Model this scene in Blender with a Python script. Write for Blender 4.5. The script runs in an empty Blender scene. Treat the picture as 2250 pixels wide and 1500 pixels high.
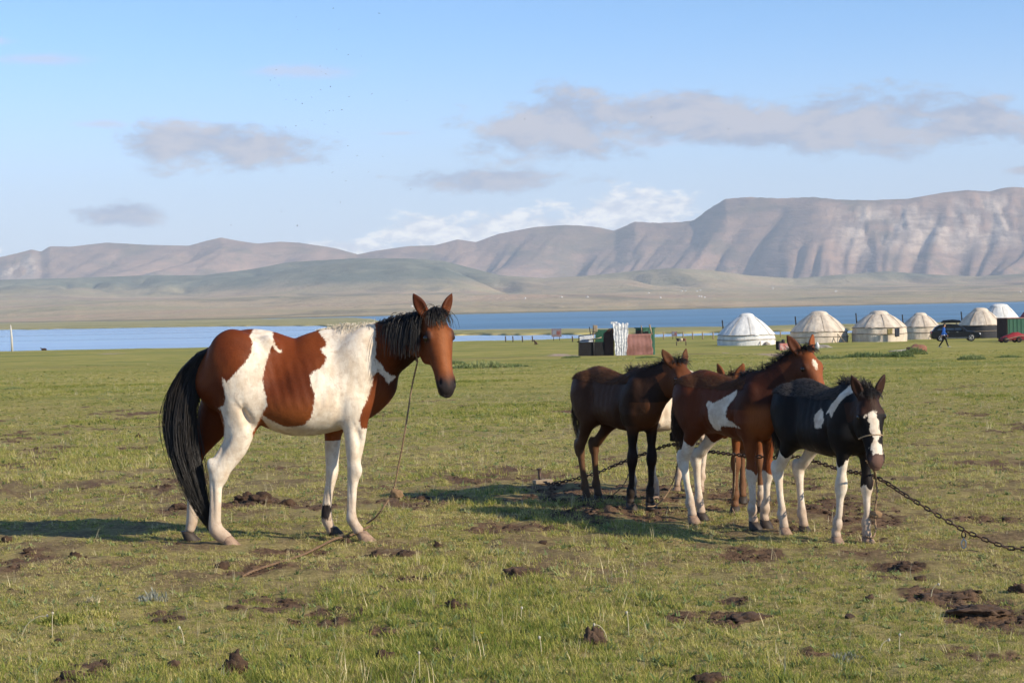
import bpy, bmesh, math, random
import numpy as np
from mathutils import Vector, Matrix
rad = math.radians
random.seed(7); RNG = np.random.default_rng(11)
scene = bpy.context.scene
COL = scene.collection

# ------------------------------------------------------------------ camera
PXW, PXH, FPX = 2250.0, 1500.0, 4000.0
CAM = np.array([0.0, 0.0, 1.5])
PITCH, ROLL = math.atan(71.0 / FPX), 0.0205
_f = np.array([0, math.cos(PITCH), -math.sin(PITCH)])
_u = np.array([0, math.sin(PITCH), math.cos(PITCH)])
_r = np.array([1.0, 0, 0])
XA = math.cos(ROLL) * _r - math.sin(ROLL) * _u
YA = math.sin(ROLL) * _r + math.cos(ROLL) * _u
cd = bpy.data.cameras.new('camera'); cam = bpy.data.objects.new('camera', cd); COL.objects.link(cam)
cd.sensor_width = 36.0; cd.lens = 36.0 * FPX / PXW; cd.clip_start = 0.1; cd.clip_end = 60000
m = Matrix.Identity(4)
for k in range(3):
    m[k][0], m[k][1], m[k][2], m[k][3] = XA[k], YA[k], -_f[k], CAM[k]
cam.matrix_world = m
scene.camera = cam

# ------------------------------------------------------------------ light
SUN_EL, SUN_AZ = rad(28), rad(31)          # from the right, a little behind the camera
SUNV = np.array([math.cos(SUN_EL) * math.cos(SUN_AZ), -math.cos(SUN_EL) * math.sin(SUN_AZ), math.sin(SUN_EL)])
world = bpy.data.worlds.new('World'); scene.world = world; world.use_nodes = True
SKY_STRENGTH = 0.13
world.cycles.sampling_method = 'MANUAL'; world.cycles.sample_map_resolution = 256
EXPOSURE = 0.35
sd = bpy.data.lights.new('sun', 'SUN'); sun = bpy.data.objects.new('sun', sd); COL.objects.link(sun)
sd.energy = 5.0; sd.angle = rad(0.5); sd.color = (1.0, 0.88, 0.69)
sun.rotation_euler = Vector(SUNV).to_track_quat('Z', 'Y').to_euler()
sun.location = (30, -20, 40)
vs = scene.view_settings
vs.view_transform = 'Standard'; vs.look = 'None'; vs.exposure = EXPOSURE; vs.gamma = 1.0; vs.use_curve_mapping = False
scene.cycles.max_bounces = 6; scene.cycles.diffuse_bounces = 2; scene.cycles.glossy_bounces = 2
scene.cycles.transmission_bounces = 4; scene.cycles.volume_bounces = 0; scene.cycles.transparent_max_bounces = 8
scene.cycles.use_denoising = True
scene.cycles.use_adaptive_sampling = True; scene.cycles.adaptive_threshold = 0.02

def ray(px, py):
    d = _f * FPX + XA * (px - PXW / 2) - YA * (py - PXH / 2)
    return d / d[1]
def at(px, py, D):
    return CAM + ray(px, py) * D
def project(P):
    v = np.asarray(P, float) - CAM
    z = v @ _f
    return np.stack([PXW / 2 + FPX * (v @ XA) / z, PXH / 2 - FPX * (v @ YA) / z], -1)

# ------------------------------------------------------------------ node helpers
class NT:
    def __init__(s, tree): s.t = tree; s.n = tree.nodes; s.l = tree.links
    def node(s, typ, **kw):
        n = s.n.new(typ)
        for k, v in kw.items():
            setattr(n, k, v)
        return n
    def link(s, a, b): s.l.new(a, b)
    def val(s, x, sock):
        if isinstance(x, bpy.types.NodeSocket): s.l.new(x, sock)
        else: sock.default_value = x
    def math(s, op, a, b=0.0, c=None, clamp=False):
        n = s.n.new('ShaderNodeMath'); n.operation = op; n.use_clamp = clamp
        s.val(a, n.inputs[0])
        s.val(b, n.inputs[1])
        if c is not None: s.val(c, n.inputs[2])
        return n.outputs[0]
    def smooth(s, x, lo, hi, a=0.0, b=1.0):
        n = s.n.new('ShaderNodeMapRange'); n.interpolation_type = 'SMOOTHSTEP'
        s.val(x, n.inputs['Value']); s.val(lo, n.inputs['From Min']); s.val(hi, n.inputs['From Max'])
        s.val(a, n.inputs['To Min']); s.val(b, n.inputs['To Max'])
        return n.outputs['Result']
    def mix(s, fac, a, b, mode='MIX'):
        n = s.n.new('ShaderNodeMix'); n.data_type = 'RGBA'; n.blend_type = mode
        s.val(fac, n.inputs[0])
        for x, sock in ((a, n.inputs[6]), (b, n.inputs[7])):
            if isinstance(x, (tuple, list)): sock.default_value = (x[0], x[1], x[2], 1)
            else: s.l.new(x, sock)
        return n.outputs[2]
    def noise(s, vec, scale, detail=4, rough=0.55, dist=0.0, out='Fac', dim='3D'):
        n = s.n.new('ShaderNodeTexNoise'); n.noise_dimensions = dim
        if vec is not None: s.l.new(vec, n.inputs['Vector'])
        n.inputs['Scale'].default_value = scale; n.inputs['Detail'].default_value = detail
        n.inputs['Roughness'].default_value = rough; n.inputs['Distortion'].default_value = dist
        return n.outputs[out]
    def mapping(s, vec, scale=(1, 1, 1), loc=(0, 0, 0), rot=(0, 0, 0)):
        n = s.n.new('ShaderNodeMapping'); s.l.new(vec, n.inputs['Vector'])
        n.inputs['Scale'].default_value = scale; n.inputs['Location'].default_value = loc; n.inputs['Rotation'].default_value = rot
        return n.outputs[0]
    def attr(s, name, out='Fac'):
        n = s.n.new('ShaderNodeAttribute'); n.attribute_name = name; return n.outputs[out]
    def bump(s, h, strength, dist, normal=None):
        n = s.n.new('ShaderNodeBump'); s.l.new(h, n.inputs['Height'])
        n.inputs['Strength'].default_value = strength; n.inputs['Distance'].default_value = dist
        if normal is not None: s.l.new(normal, n.inputs['Normal'])
        return n.outputs[0]

MATS = {}
def new_mat(name):
    mt = bpy.data.materials.new(name); mt.use_nodes = True
    nt = NT(mt.node_tree); b = mt.node_tree.nodes['Principled BSDF']
    b.inputs['Specular IOR Level'].default_value = 0.3
    MATS[name] = mt
    return mt, nt, b
def simple_mat(name, col, rough=0.7, metal=0.0, var=0.25, scale=8.0, bump=0.0, bumpscale=40.0, col2=None, spec=0.3, stretch=(1, 1, 1)):
    """a base colour broken by two scales of noise, with optional fine relief"""
    mt, nt, b = new_mat(name)
    tc = nt.node('ShaderNodeTexCoord'); v = nt.mapping(tc.outputs['Object'], stretch)
    n1 = nt.noise(v, scale, 5, 0.6)
    c2 = col2 or tuple(c * (1 - var) for c in col)
    f = nt.smooth(n1, 0.35, 0.68)
    c = nt.mix(f, col, c2)
    n2 = nt.noise(v, scale * 7, 3, 0.6)
    c = nt.mix(nt.math('MULTIPLY', nt.smooth(n2, 0.4, 0.75), 0.35), c, tuple(x * 0.7 for x in col))
    nt.link(c, b.inputs['Base Color'])
    b.inputs['Roughness'].default_value = rough; b.inputs['Metallic'].default_value = metal
    b.inputs['Specular IOR Level'].default_value = spec
    if bump:
        nt.link(nt.bump(nt.noise(v, bumpscale, 4, 0.6), 0.6, bump), b.inputs['Normal'])
    return mt

# ------------------------------------------------------------------ sky with clouds
def build_world():
    nt = NT(world.node_tree); nt.n.clear()
    out = nt.node('ShaderNodeOutputWorld'); bg = nt.node('ShaderNodeBackground')
    nt.link(bg.outputs[0], out.inputs[0])
    sky = nt.node('ShaderNodeTexSky', sky_type='NISHITA'); sky.sun_disc = False
    sky.sun_elevation = SUN_EL; sky.sun_rotation = rad(90) + SUN_AZ
    sky.altitude = 3000; sky.air_density = 1.0; sky.dust_density = 0.25; sky.ozone_density = 1.5
    tc = nt.node('ShaderNodeTexCoord'); sep = nt.node('ShaderNodeSeparateXYZ'); nt.link(tc.outputs['Generated'], sep.inputs[0])
    az = nt.math('ARCTAN2', sep.outputs[0], sep.outputs[1]); el = nt.math('ARCSINE', sep.outputs[2])
    cmb = nt.node('ShaderNodeCombineXYZ'); nt.link(az, cmb.inputs[0]); nt.link(nt.math('MULTIPLY', el, 2.2), cmb.inputs[1])
    uv = cmb.outputs[0]
    nbig = nt.math('SUBTRACT', nt.noise(uv, 22, 6, 0.58, 0.3), 0.5)
    nfine = nt.math('SUBTRACT', nt.noise(uv, 70, 5, 0.6, 0.2), 0.5)
    up_ = nt.node('ShaderNodeVectorMath', operation='ADD'); nt.link(uv, up_.inputs[0]); up_.inputs[1].default_value = (0.006, 0.014, 0)
    lit = nt.math('SUBTRACT', nbig, nt.math('SUBTRACT', nt.noise(up_.outputs[0], 22, 6, 0.58, 0.3), 0.5))
    def blob(px, py, hw, hh):
        hor = 679 - 0.0205 * (px - 1125)
        u0, v0, a, b_ = (px - 1125) / FPX, (hor - py) / FPX, hw / FPX, hh / FPX
        du = nt.math('DIVIDE', nt.math('SUBTRACT', az, u0), a)
        dv = nt.math('DIVIDE', nt.math('SUBTRACT', el, v0), b_)
        r2 = nt.math('ADD', nt.math('MULTIPLY', du, du), nt.math('MULTIPLY', dv, dv))
        return nt.math('SUBTRACT', 1.0, nt.math('SQRT', r2))
    def union(lst):
        acc = blob(*lst[0])
        for b_ in lst[1:]:
            acc = nt.math('SMOOTH_MAX', acc, blob(*b_), 0.25)
        return acc
    grey = union([(1230, 283, 240, 100), (1490, 258, 330, 62), (1640, 285, 230, 58), (1900, 283, 250, 84), (2100, 288, 200, 62),
                  (420, 325, 160, 66), (560, 335, 205, 60), (1090, 398, 220, 32), (275, 480, 130, 30),
                  (2300, 310, 120, 60), (2240, 385, 60, 14), (2900, 250, 300, 60), (-700, 330, 320, 60)])
    white = union([(1390, 482, 290, 78), (1150, 505, 320, 66), (950, 520, 200, 58), (790, 550, 150, 40), (-10, 555, 60, 20),
                   (1060, 530, 260, 30), (2700, 560, 300, 30), (-500, 590, 260, 30)])
    wisp = union([(120, 152, 150, 18), (250, 285, 110, 14), (880, 296, 90, 9), (1440, 318, 120, 18), (20, 118, 90, 14), (680, 165, 160, 22)])
    gm = nt.smooth(nt.math('ADD', grey, nt.math('MULTIPLY_ADD', nbig, 2.0, nt.math('MULTIPLY', nfine, 0.8))), 0.0, 0.60)
    wm = nt.smooth(nt.math('ADD', white, nt.math('MULTIPLY_ADD', nbig, 2.0, nt.math('MULTIPLY', nfine, 1.1))), 0.20, 0.62)
    sm = nt.smooth(nt.math('ADD', wisp, nt.math('MULTIPLY_ADD', nbig, 1.6, nt.math('MULTIPLY', nfine, 0.8))), 0.1, 1.0)
    # scattered broken cloud over the rest of the sky, of the same kind
    far = nt.noise(nt.mapping(tc.outputs['Generated'], (3, 3, 9)), 1.6, 6, 0.6)
    fm = nt.math('MULTIPLY', nt.smooth(far, 0.64, 0.82), nt.smooth(el, 0.19, 0.3))
    K = 1.0 / SKY_STRENGTH / (2 ** EXPOSURE)
    def lin(c, k=1.0):
        return tuple((((x / 255 + 0.055) / 1.055) ** 2.4) * K * k for x in c)
    skyc = nt.mix(1.0, sky.outputs[0], (0.82, 1.07, 1.24), 'MULTIPLY')
    haze = nt.smooth(el, 0.0, 0.165, 0.96, 0.0)
    skyc = nt.mix(haze, skyc, lin((224, 230, 246), 1.12))
    gcol = nt.mix(nt.smooth(nt.math('ADD', grey, nt.math('MULTIPLY_ADD', lit, 4.0, nt.math('MULTIPLY', nfine, 0.5))), 0.0, 1.0), lin((174, 186, 212)), lin((213, 211, 221)))
    c = nt.mix(nt.math('MULTIPLY', sm, 0.5), skyc, lin((226, 220, 235)))
    c = nt.mix(nt.math('MULTIPLY', wm, 0.95), c, nt.mix(nt.smooth(nfine, -0.15, 0.15), lin((226, 231, 243), 1.15), lin((255, 252, 247), 1.45)))
    c = nt.mix(nt.math('MULTIPLY', gm, 0.97), c, gcol)
    c = nt.mix(nt.math('MULTIPLY', fm, 0.8), c, lin((205, 208, 218)))
    nt.link(c, bg.inputs['Color']); bg.inputs['Strength'].default_value = SKY_STRENGTH
build_world()

# ------------------------------------------------------------------ object helpers
def tag(o, label=None, cat=None, group=None, kind=None):
    if label: o['label'] = label
    if cat: o['category'] = cat
    if group: o['group'] = group
    if kind: o['kind'] = kind
    return o
def empty(name, loc=(0, 0, 0), rz=0.0):
    o = bpy.data.objects.new(name, None); COL.objects.link(o)
    o.empty_display_size = 0.2
    o.location = [float(x) for x in loc]; o.rotation_euler = (0, 0, rz); return o
def mesh_np(name, V, F, mat=None, parent=None, smooth=True, loc=None):
    """V (n,3), F (m,3) or (m,4) int arrays (or a list of ragged faces) -> linked mesh object"""
    me = bpy.data.meshes.new(name)
    if isinstance(F, np.ndarray):
        V = np.asarray(V, np.float32); k = F.shape[1]
        me.vertices.add(len(V)); me.vertices.foreach_set('co', V.ravel())
        me.loops.add(F.size); me.loops.foreach_set('vertex_index', F.astype(np.int32).ravel())
        me.polygons.add(len(F)); me.polygons.foreach_set('loop_start', np.arange(0, F.size, k, dtype=np.int32))
        me.update(calc_edges=True)
    else:
        me.from_pydata([tuple(map(float, v)) for v in V], [], [tuple(map(int, f)) for f in F]); me.update()
    me.polygons.foreach_set('use_smooth', [smooth] * len(me.polygons))
    if mat is not None: me.materials.append(mat)
    o = bpy.data.objects.new(name, me); COL.objects.link(o)
    if parent is not None: o.parent = parent
    if loc is not None: o.location = [float(x) for x in loc]
    return o
def set_attr(o, name, vals):
    me = o.data; vals = np.asarray(vals, np.float32)
    if vals.ndim == 1:
        a = me.attributes.new(name, 'FLOAT', 'POINT'); a.data.foreach_set('value', vals)
    else:
        if vals.shape[1] == 3: vals = np.concatenate([vals, np.ones((len(vals), 1), np.float32)], 1)
        a = me.attributes.new(name, 'FLOAT_COLOR', 'POINT'); a.data.foreach_set('color', vals.ravel())
class MB:
    """collects boxes, tubes, lathes ... into one mesh"""
    def __init__(s): s.v = []; s.f = []
    def add(s, V, F):
        n = len(s.v); s.v += [tuple(map(float, p)) for p in V]; s.f += [tuple(i + n for i in f) for f in F]; return s
    def box(s, c, size, rz=0.0, M=None):
        x, y, z = [a / 2 for a in size]
        V = [(sx * x, sy * y, sz * z) for sz in (-1, 1) for sx, sy in ((-1, -1), (1, -1), (1, 1), (-1, 1))]
        cz, sz_ = math.cos(rz), math.sin(rz)
        if M is None:
            V = [(c[0] + a * cz - b * sz_, c[1] + a * sz_ + b * cz, c[2] + d) for a, b, d in V]
        else:
            V = [tuple(Vector(c) + M @ Vector(p)) for p in V]
        return s.add(V, [(3, 2, 1, 0), (4, 5, 6, 7), (0, 1, 5, 4), (1, 2, 6, 5), (2, 3, 7, 6), (3, 0, 4, 7)])
    def tube(s, pts, rads, n=8, cap=True, closed=False):
        pts = [np.array(p, float) for p in pts]
        if not hasattr(rads, '__len__'): rads = [rads] * len(pts)
        up = np.array([0.31, 0.17, 0.93]); V = []; N = len(pts)
        for i, p in enumerate(pts):
            if closed: d = pts[(i + 1) % N] - pts[i - 1]
            else: d = pts[min(i + 1, N - 1)] - pts[max(i - 1, 0)]
            d = d / (np.linalg.norm(d) + 1e-12)
            a = np.cross(up, d); a /= np.linalg.norm(a) + 1e-12; b = np.cross(d, a); up = b
            for k in range(n):
                t = 2 * math.pi * k / n; V.append(p + rads[i] * (math.cos(t) * a + math.sin(t) * b))
        F = []
        for i in range(N if closed else N - 1):
            j = (i + 1) % N
            for k in range(n):
                F.append((i * n + k, i * n + (k + 1) % n, j * n + (k + 1) % n, j * n + k))
        if cap and not closed:
            F.append(tuple(range(n - 1, -1, -1))); F.append(tuple((N - 1) * n + k for k in range(n)))
        return s.add(V, F)
    def lathe(s, prof, n=32, c=(0, 0, 0), rfun=None, a0=0.0, a1=2 * math.pi):
        full = abs(a1 - a0 - 2 * math.pi) < 1e-6; cols = n if full else n + 1; V = []
        for r, z in prof:
            for k in range(cols):
                t = a0 + (a1 - a0) * k / n
                rr = r * (rfun(t, z) if rfun else 1.0)
                V.append((c[0] + rr * math.cos(t), c[1] + rr * math.sin(t), c[2] + z))
        F = []
        for i in range(len(prof) - 1):
            for k in range(n):
                k2 = (k + 1) % cols
                F.append((i * cols + k, i * cols + k2, (i + 1) * cols + k2, (i + 1) * cols + k))
        return s.add(V, F)
    def prism(s, poly, y0, y1):
        """poly in (x,z), extruded along y"""
        n = len(poly)
        V = [(x, y0, z) for x, z in poly] + [(x, y1, z) for x, z in poly]
        F = [tuple(range(n)), tuple(range(2 * n - 1, n - 1, -1))] + [(i, n + i, n + (i + 1) % n, (i + 1) % n) for i in range(n)]
        return s.add(V, F)
    def build(s, name, mat, parent=None, smooth=False, bevel=0.0, loc=None):
        o = mesh_np(name, s.v, s.f, mat, parent, smooth, loc)
        bm = bmesh.new(); bm.from_mesh(o.data); bmesh.ops.recalc_face_normals(bm, faces=bm.faces); bm.to_mesh(o.data); bm.free()
        if bevel:
            md = o.modifiers.new('bevel', 'BEVEL'); md.width = bevel; md.segments = 2; md.limit_method = 'ANGLE'
        return o

# ------------------------------------------------------------------ numpy noise
def _hash(ix, iy, seed):
    h = (ix.astype(np.int64) * 374761393 + iy.astype(np.int64) * 668265263 + seed * 1442695041) & 0xFFFFFFFF
    h = ((h ^ (h >> 13)) * 1274126177) & 0xFFFFFFFF
    return ((h ^ (h >> 16)) & 0xFFFF) / 65535.0
def vnoise(x, y, seed=0):
    x = np.asarray(x, float); y = np.asarray(y, float)
    ix = np.floor(x); iy = np.floor(y); fx = x - ix; fy = y - iy
    fx = fx * fx * fx * (fx * (fx * 6 - 15) + 10); fy = fy * fy * fy * (fy * (fy * 6 - 15) + 10)
    a = _hash(ix, iy, seed); b = _hash(ix + 1, iy, seed); c = _hash(ix, iy + 1, seed); d = _hash(ix + 1, iy + 1, seed)
    return a + (b - a) * fx + (c - a) * fy + (a - b - c + d) * fx * fy
def fbm(x, y, octv=4, seed=0, rough=0.5, lac=2.03):
    s = 0; a = 1.0; t = 0
    for i in range(octv):
        s = s + a * vnoise(x * lac ** i + 17.3 * i, y * lac ** i - 9.1 * i, seed + i); t += a; a *= rough
    return s / t
def sstep(x, a, b):
    t = np.clip((np.asarray(x, float) - a) / (b - a), 0, 1); return t * t * (3 - 2 * t)
# ================================================================== the land
WATER_Z = -5.0
_pd = np.array([-50, 16, 30, 45, 75, 105, 119, 124, 132, 140, 165, 190, 270, 345, 385, 430, 520], float)
_pz = np.array([0, 0, -0.2, -0.52, -1.0, -1.45, -1.62, -1.78, -2.08, -2.22, -2.5, -2.72, -3.6, -4.45, -5.05, -6.2, -9], float)
_pxl = np.linspace(-50, 520, 1200); _pzl = np.interp(_pxl, _pd, _pz)
_k = np.ones(9) / 9; _pzl = np.convolve(np.pad(_pzl, 4, mode='edge'), _k, 'valid')
def gz_smooth(x, y):
    """the lie of the meadow without its small bumps"""
    x = np.asarray(x, float); y = np.asarray(y, float)
    yy = y + (fbm(x * 0.03 + 5, y * 0.03, 2, 3) - 0.5) * 14 * sstep(y, 60, 140) + 10 * sstep(-x, 10, 60) * sstep(y, 100, 300)
    z = np.interp(yy, _pxl, _pzl)
    amp = sstep(np.hypot(x, y - 12), 8, 60) * 0.10 + 0.25 * sstep(y, 70, 130)
    z = z + amp * (fbm(x * 0.08, y * 0.05, 3, 21) - 0.5)
    return z
def ground_px(px, py):
    """point of the meadow seen at a pixel"""
    r = ray(px, py); D = 12.0
    lo, hi = 3.0, 420.0
    for _ in range(34):
        D = 0.5 * (lo + hi); p = CAM + r * D
        if p[2] > gz_smooth(p[0], p[1]): lo = D
        else: hi = D
    return CAM + r * D
def on_ground(x, y):
    return np.array([x, y, float(gz_smooth(x, y))])

# bare earth: worn patches around the tethered horses, scattered scrapes, cut bank by the huts
_patch = [(1290, 1125, 150, 22, 1.0), (1420, 1130, 110, 16, .8), (1660, 1215, 90, 22, 1.0), (1950, 1245, 90, 14, .9), (2180, 1345, 150, 45, 1.0), (2060, 1310, 130, 24, 1.0),
          (2170, 1140, 110, 12, .8), (1560, 1355, 130, 20, .8), (640, 1215, 130, 16, .8), (540, 1100, 70, 14, 1.0), (380, 1125, 45, 10, .9), (830, 1222, 90, 10, .9),
          (1080, 1165, 90, 14, .8), (1000, 1335, 80, 12, .7), (890, 1275, 90, 12, .8), (1140, 1262, 50, 12, 1.0), (1620, 1320, 60, 12, .8), (1540, 1120, 60, 10, .7), (1750, 1150, 70, 12, .6),
          (240, 905, 40, 6, .7), (310, 908, 50, 6, .9), (700, 1110, 60, 10, .7), (1240, 1160, 200, 20, .6), (2150, 1440, 120, 30, .6), (1780, 1440, 70, 14, .5),
          (120, 995, 30, 5, .8), (930, 1000, 60, 7, .5), (1270, 945, 50, 6, .4), (560, 1250, 100, 14, .7), (230, 1225, 50, 8, .6), (1930, 1270, 60, 10, .9), (860, 1000, 40, 5, .6)]
PATCH = []
for _px, _py, _hw, _hh, _s in _patch:
    _c = ground_px(_px, _py); _e = ground_px(_px + _hw, _py); _t = ground_px(_px, _py - _hh)
    PATCH.append((_c[0], _c[1], abs(_e[0] - _c[0]) * .85, max(abs(_t[1] - _c[1]) * .85, 0.05), _s * .88))
def dirt_field(x, y):
    x = np.asarray(x, float); y = np.asarray(y, float)
    wx = x + 0.25 * (fbm(x * 1.7, y * 1.7, 3, 31) - 0.5); wy = y + 0.35 * (fbm(x * 1.7 + 40, y * 1.2, 3, 32) - 0.5)
    d = np.zeros_like(x)
    for cx, cy, a, b, s in PATCH:
        q = ((wx - cx) / a) ** 2 + ((wy - cy) / b) ** 2
        d = np.maximum(d, s * (1 - sstep(np.sqrt(q), 0.45, 1.35)))
    n = fbm(x * 0.9, y * 0.55, 4, 33)
    broad = sstep(y, 8.6, 10.5) * (1 - sstep(y, 15, 26))
    d = np.maximum(d, 0.55 * sstep(n, 0.62 - 0.05 * broad, 0.80 - 0.05 * broad) * (1 - 0.5 * sstep(y, 30, 60)))
    fine = fbm(x * 9, y * 7, 3, 34)
    d = np.clip(d * .9 + (fine - 0.5) * 1.5 * sstep(d, 0.05, 0.4), 0, 1)
    return d
GRAVEL = []
for _px, _py, _hw, _hh in ((1236, 782, 42, 5), (1600, 776, 90, 2.2), (1690, 778, 60, 2.0), (270, 775, 40, 2), (1500, 772, 40, 1.5)):
    _c = ground_px(_px, _py); _e = ground_px(_px + _hw, _py); _t = ground_px(_px, _py - _hh); GRAVEL.append((_c[0], _c[1], abs(_e[0] - _c[0]), max(abs(_t[1] - _c[1]), .5)))
def gravel_field(x, y):
    """pale gravel and cut earth near the huts"""
    d = np.zeros_like(x); w = (fbm(x * .5, y * .3, 3, 36) - .5) * 1.2
    for cx, cy, a, b in GRAVEL: d = np.maximum(d, 1 - sstep(np.sqrt(((x - cx) / a) ** 2 + ((y - cy) / b) ** 2) + w, .6, 1.1))
    return d
def small_relief(x, y, dirt):
    fade = 1 - sstep(np.hypot(x, y), 25, 60)
    h = (fbm(x * 3.1, y * 3.1, 3, 41) - 0.5) * 0.05 + (fbm(x * 11, y * 11, 3, 42) - 0.5) * 0.03
    h = h + dirt * (np.abs(fbm(x * 16, y * 16, 3, 43) - 0.5) * 0.10 - 0.012)
    return h * fade
def gz(x, y):
    x = np.asarray(x, float); y = np.asarray(y, float)
    return gz_smooth(x, y) + small_relief(x, y, dirt_field(x, y))

def build_ground():
    th_in = np.linspace(-0.42, 0.42, 520)
    th_out = np.linspace(0.42, 2 * math.pi - 0.42, 70)[1:-1]
    th = np.concatenate([th_in, th_out]); nth = len(th)
    rr = np.concatenate([[0.4, 1.5, 3.0, 4.2], np.exp(np.linspace(math.log(5.0), math.log(520), 620))])
    T, R = np.meshgrid(th, rr); X = R * np.sin(T); Y = R * np.cos(T)
    d = np.where((R < 90) & (np.cos(T) > .85), dirt_field(X, Y), 0.0)
    Yc = np.where(Y > 0, Y, 0)
    Z = gz_smooth(X, Yc) + small_relief(X, Y, d)
    V = np.stack([X, Y, Z], -1).reshape(-1, 3); nr = len(rr)
    i = np.arange(nr - 1)[:, None] * nth; j = np.arange(nth)[None, :]; j2 = (j + 1) % nth
    F = np.stack([i + j, i + nth + j, i + nth + j2, i + j2], -1).reshape(-1, 4)[:, ::-1]
    F = np.concatenate([F, ]) 
    o = mesh_np('ground', V, F, ground_mat()); set_attr(o, 'dirt', d.ravel()); set_attr(o, 'gravel', np.where((Y > 60) & (Y < 260), gravel_field(X, Y), 0).ravel())
    # inner cap
    tag(o, kind='structure'); return o
def ground_mat():
    mt, nt, b = new_mat('meadow_turf')
    tc = nt.node('ShaderNodeTexCoord'); P = tc.outputs['Object']
    sep = nt.node('ShaderNodeSeparateXYZ'); nt.link(P, sep.inputs[0]); y = sep.outputs[1]
    d = nt.attr('dirt')
    n1 = nt.noise(P, 0.35, 5, 0.6); n2 = nt.noise(P, 3.0, 5, 0.65); n3 = nt.noise(P, 28, 4, 0.65); n0 = nt.noise(nt.mapping(P, (0.03, 0.09, 1)), 1.0, 5, 0.62, 0.4)
    green = nt.mix(nt.smooth(n2, 0.35, 0.68), (0.24, 0.195, 0.075), (0.34, 0.275, 0.11))
    green = nt.mix(nt.smooth(n3, 0.45, 0.75), green, (0.44, 0.36, 0.16))
    worn = nt.math('MULTIPLY', nt.math('MULTIPLY', nt.smooth(y, 8.8, 10.8), nt.smooth(y, 26, 15)), nt.smooth(nt.noise(P, 1.6, 5, 0.7), 0.36, 0.60))
    green = nt.mix(nt.math('MULTIPLY', worn, .8), green, nt.mix(nt.smooth(n3, .35, .65), (0.105, 0.066, 0.040), (0.23, 0.15, 0.090)))
    far = nt.smooth(y, 22, 60)
    farc = nt.mix(nt.smooth(n1, 0.38, 0.62), (0.25, 0.245, 0.055), (0.36, 0.305, 0.09))
    farc = nt.mix(nt.math('MULTIPLY', nt.smooth(n0, 0.46, 0.62), 0.7), farc, (0.155, 0.185, 0.042))
    farc = nt.mix(nt.math('MULTIPLY', nt.smooth(n2, 0.5, 0.8), 0.6), farc, (0.42, 0.345, 0.14))
    c = nt.mix(far, green, farc)
    soil = nt.mix(nt.smooth(n3, 0.3, 0.7), (0.085, 0.050, 0.030), (0.22, 0.135, 0.080))
    # worn, browner turf far out on the bank
    bankm = nt.math('MULTIPLY', nt.smooth(nt.noise(nt.mapping(P, (0.045, 0.22, 1)), 1.0, 4, 0.6), 0.55, 0.66), nt.math('MULTIPLY', nt.smooth(y, 95, 118), nt.smooth(y, 150, 135)))
    c = nt.mix(bankm, c, (0.17, 0.12, 0.075))
    dn = nt.math('ADD', d, nt.math('MULTIPLY', nt.math('SUBTRACT', nt.noise(P, 14, 4, .65), .5), 0.9))
    c = nt.mix(nt.smooth(dn, 0.22, 0.5), c, soil)
    c = nt.mix(nt.attr('gravel'), c, nt.mix(nt.smooth(n2, .4, .6), (0.52, 0.40, 0.31), (0.30, 0.20, 0.15)))
    nt.link(c, b.inputs['Base Color']); b.inputs['Roughness'].default_value = 0.95; b.inputs['Specular IOR Level'].default_value = 0.1
    h = nt.math('ADD', nt.math('MULTIPLY', n3, 0.5), nt.noise(P, 110, 3, 0.6))
    nt.link(nt.bump(h, 0.8, 0.02), b.inputs['Normal'])
    return mt
GROUND = build_ground()

# ------------------------------------------------------------------ water
def water_mat(name, deep, rough, bumpd, sx, sy):
    mt, nt, b = new_mat(name)
    tc = nt.node('ShaderNodeTexCoord'); P = tc.outputs['Object']
    n = nt.noise(nt.mapping(P, (sx, sy, 1)), 1.0, 4, 0.6)
    big = nt.noise(nt.mapping(P, (0.0012, 0.006, 1)), 1.0, 4, 0.6)
    c = nt.mix(nt.smooth(big, 0.4, 0.62), deep, tuple(x * 0.60 for x in deep))
    c = nt.mix(nt.math('MULTIPLY', nt.smooth(nt.noise(nt.mapping(P, (0.004, 0.035, 1)), 1.0, 4, 0.65), 0.42, 0.66), .45), c, tuple(min(x * 1.5, .8) for x in deep))
    nt.link(c, b.inputs['Base Color']); b.inputs['Roughness'].default_value = rough
    b.inputs['IOR'].default_value = 1.33; b.inputs['Specular IOR Level'].default_value = 0.5
    nt.link(nt.bump(n, 1.0, bumpd), b.inputs['Normal'])
    return mt
def flat_poly(name, pts, z, mat):
    """a polygon sheet with its points ordered round the outline"""
    bm = bmesh.new(); vs_ = [bm.verts.new((float(x), float(y), z)) for x, y in pts]; f = bm.faces.new(vs_)
    bmesh.ops.triangulate(bm, faces=[f]); bmesh.ops.recalc_face_normals(bm, faces=bm.faces)
    me = bpy.data.meshes.new(name); bm.to_mesh(me); bm.free(); me.materials.append(mat)
    if me.polygons[0].normal.z < 0: me.flip_normals()
    o = bpy.data.objects.new(name, me); COL.objects.link(o); return tag(o, kind='structure')
def wpx(px, py):
    r = ray(px, py); D = (WATER_Z - CAM[2]) / r[2]; return CAM + r * D
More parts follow.
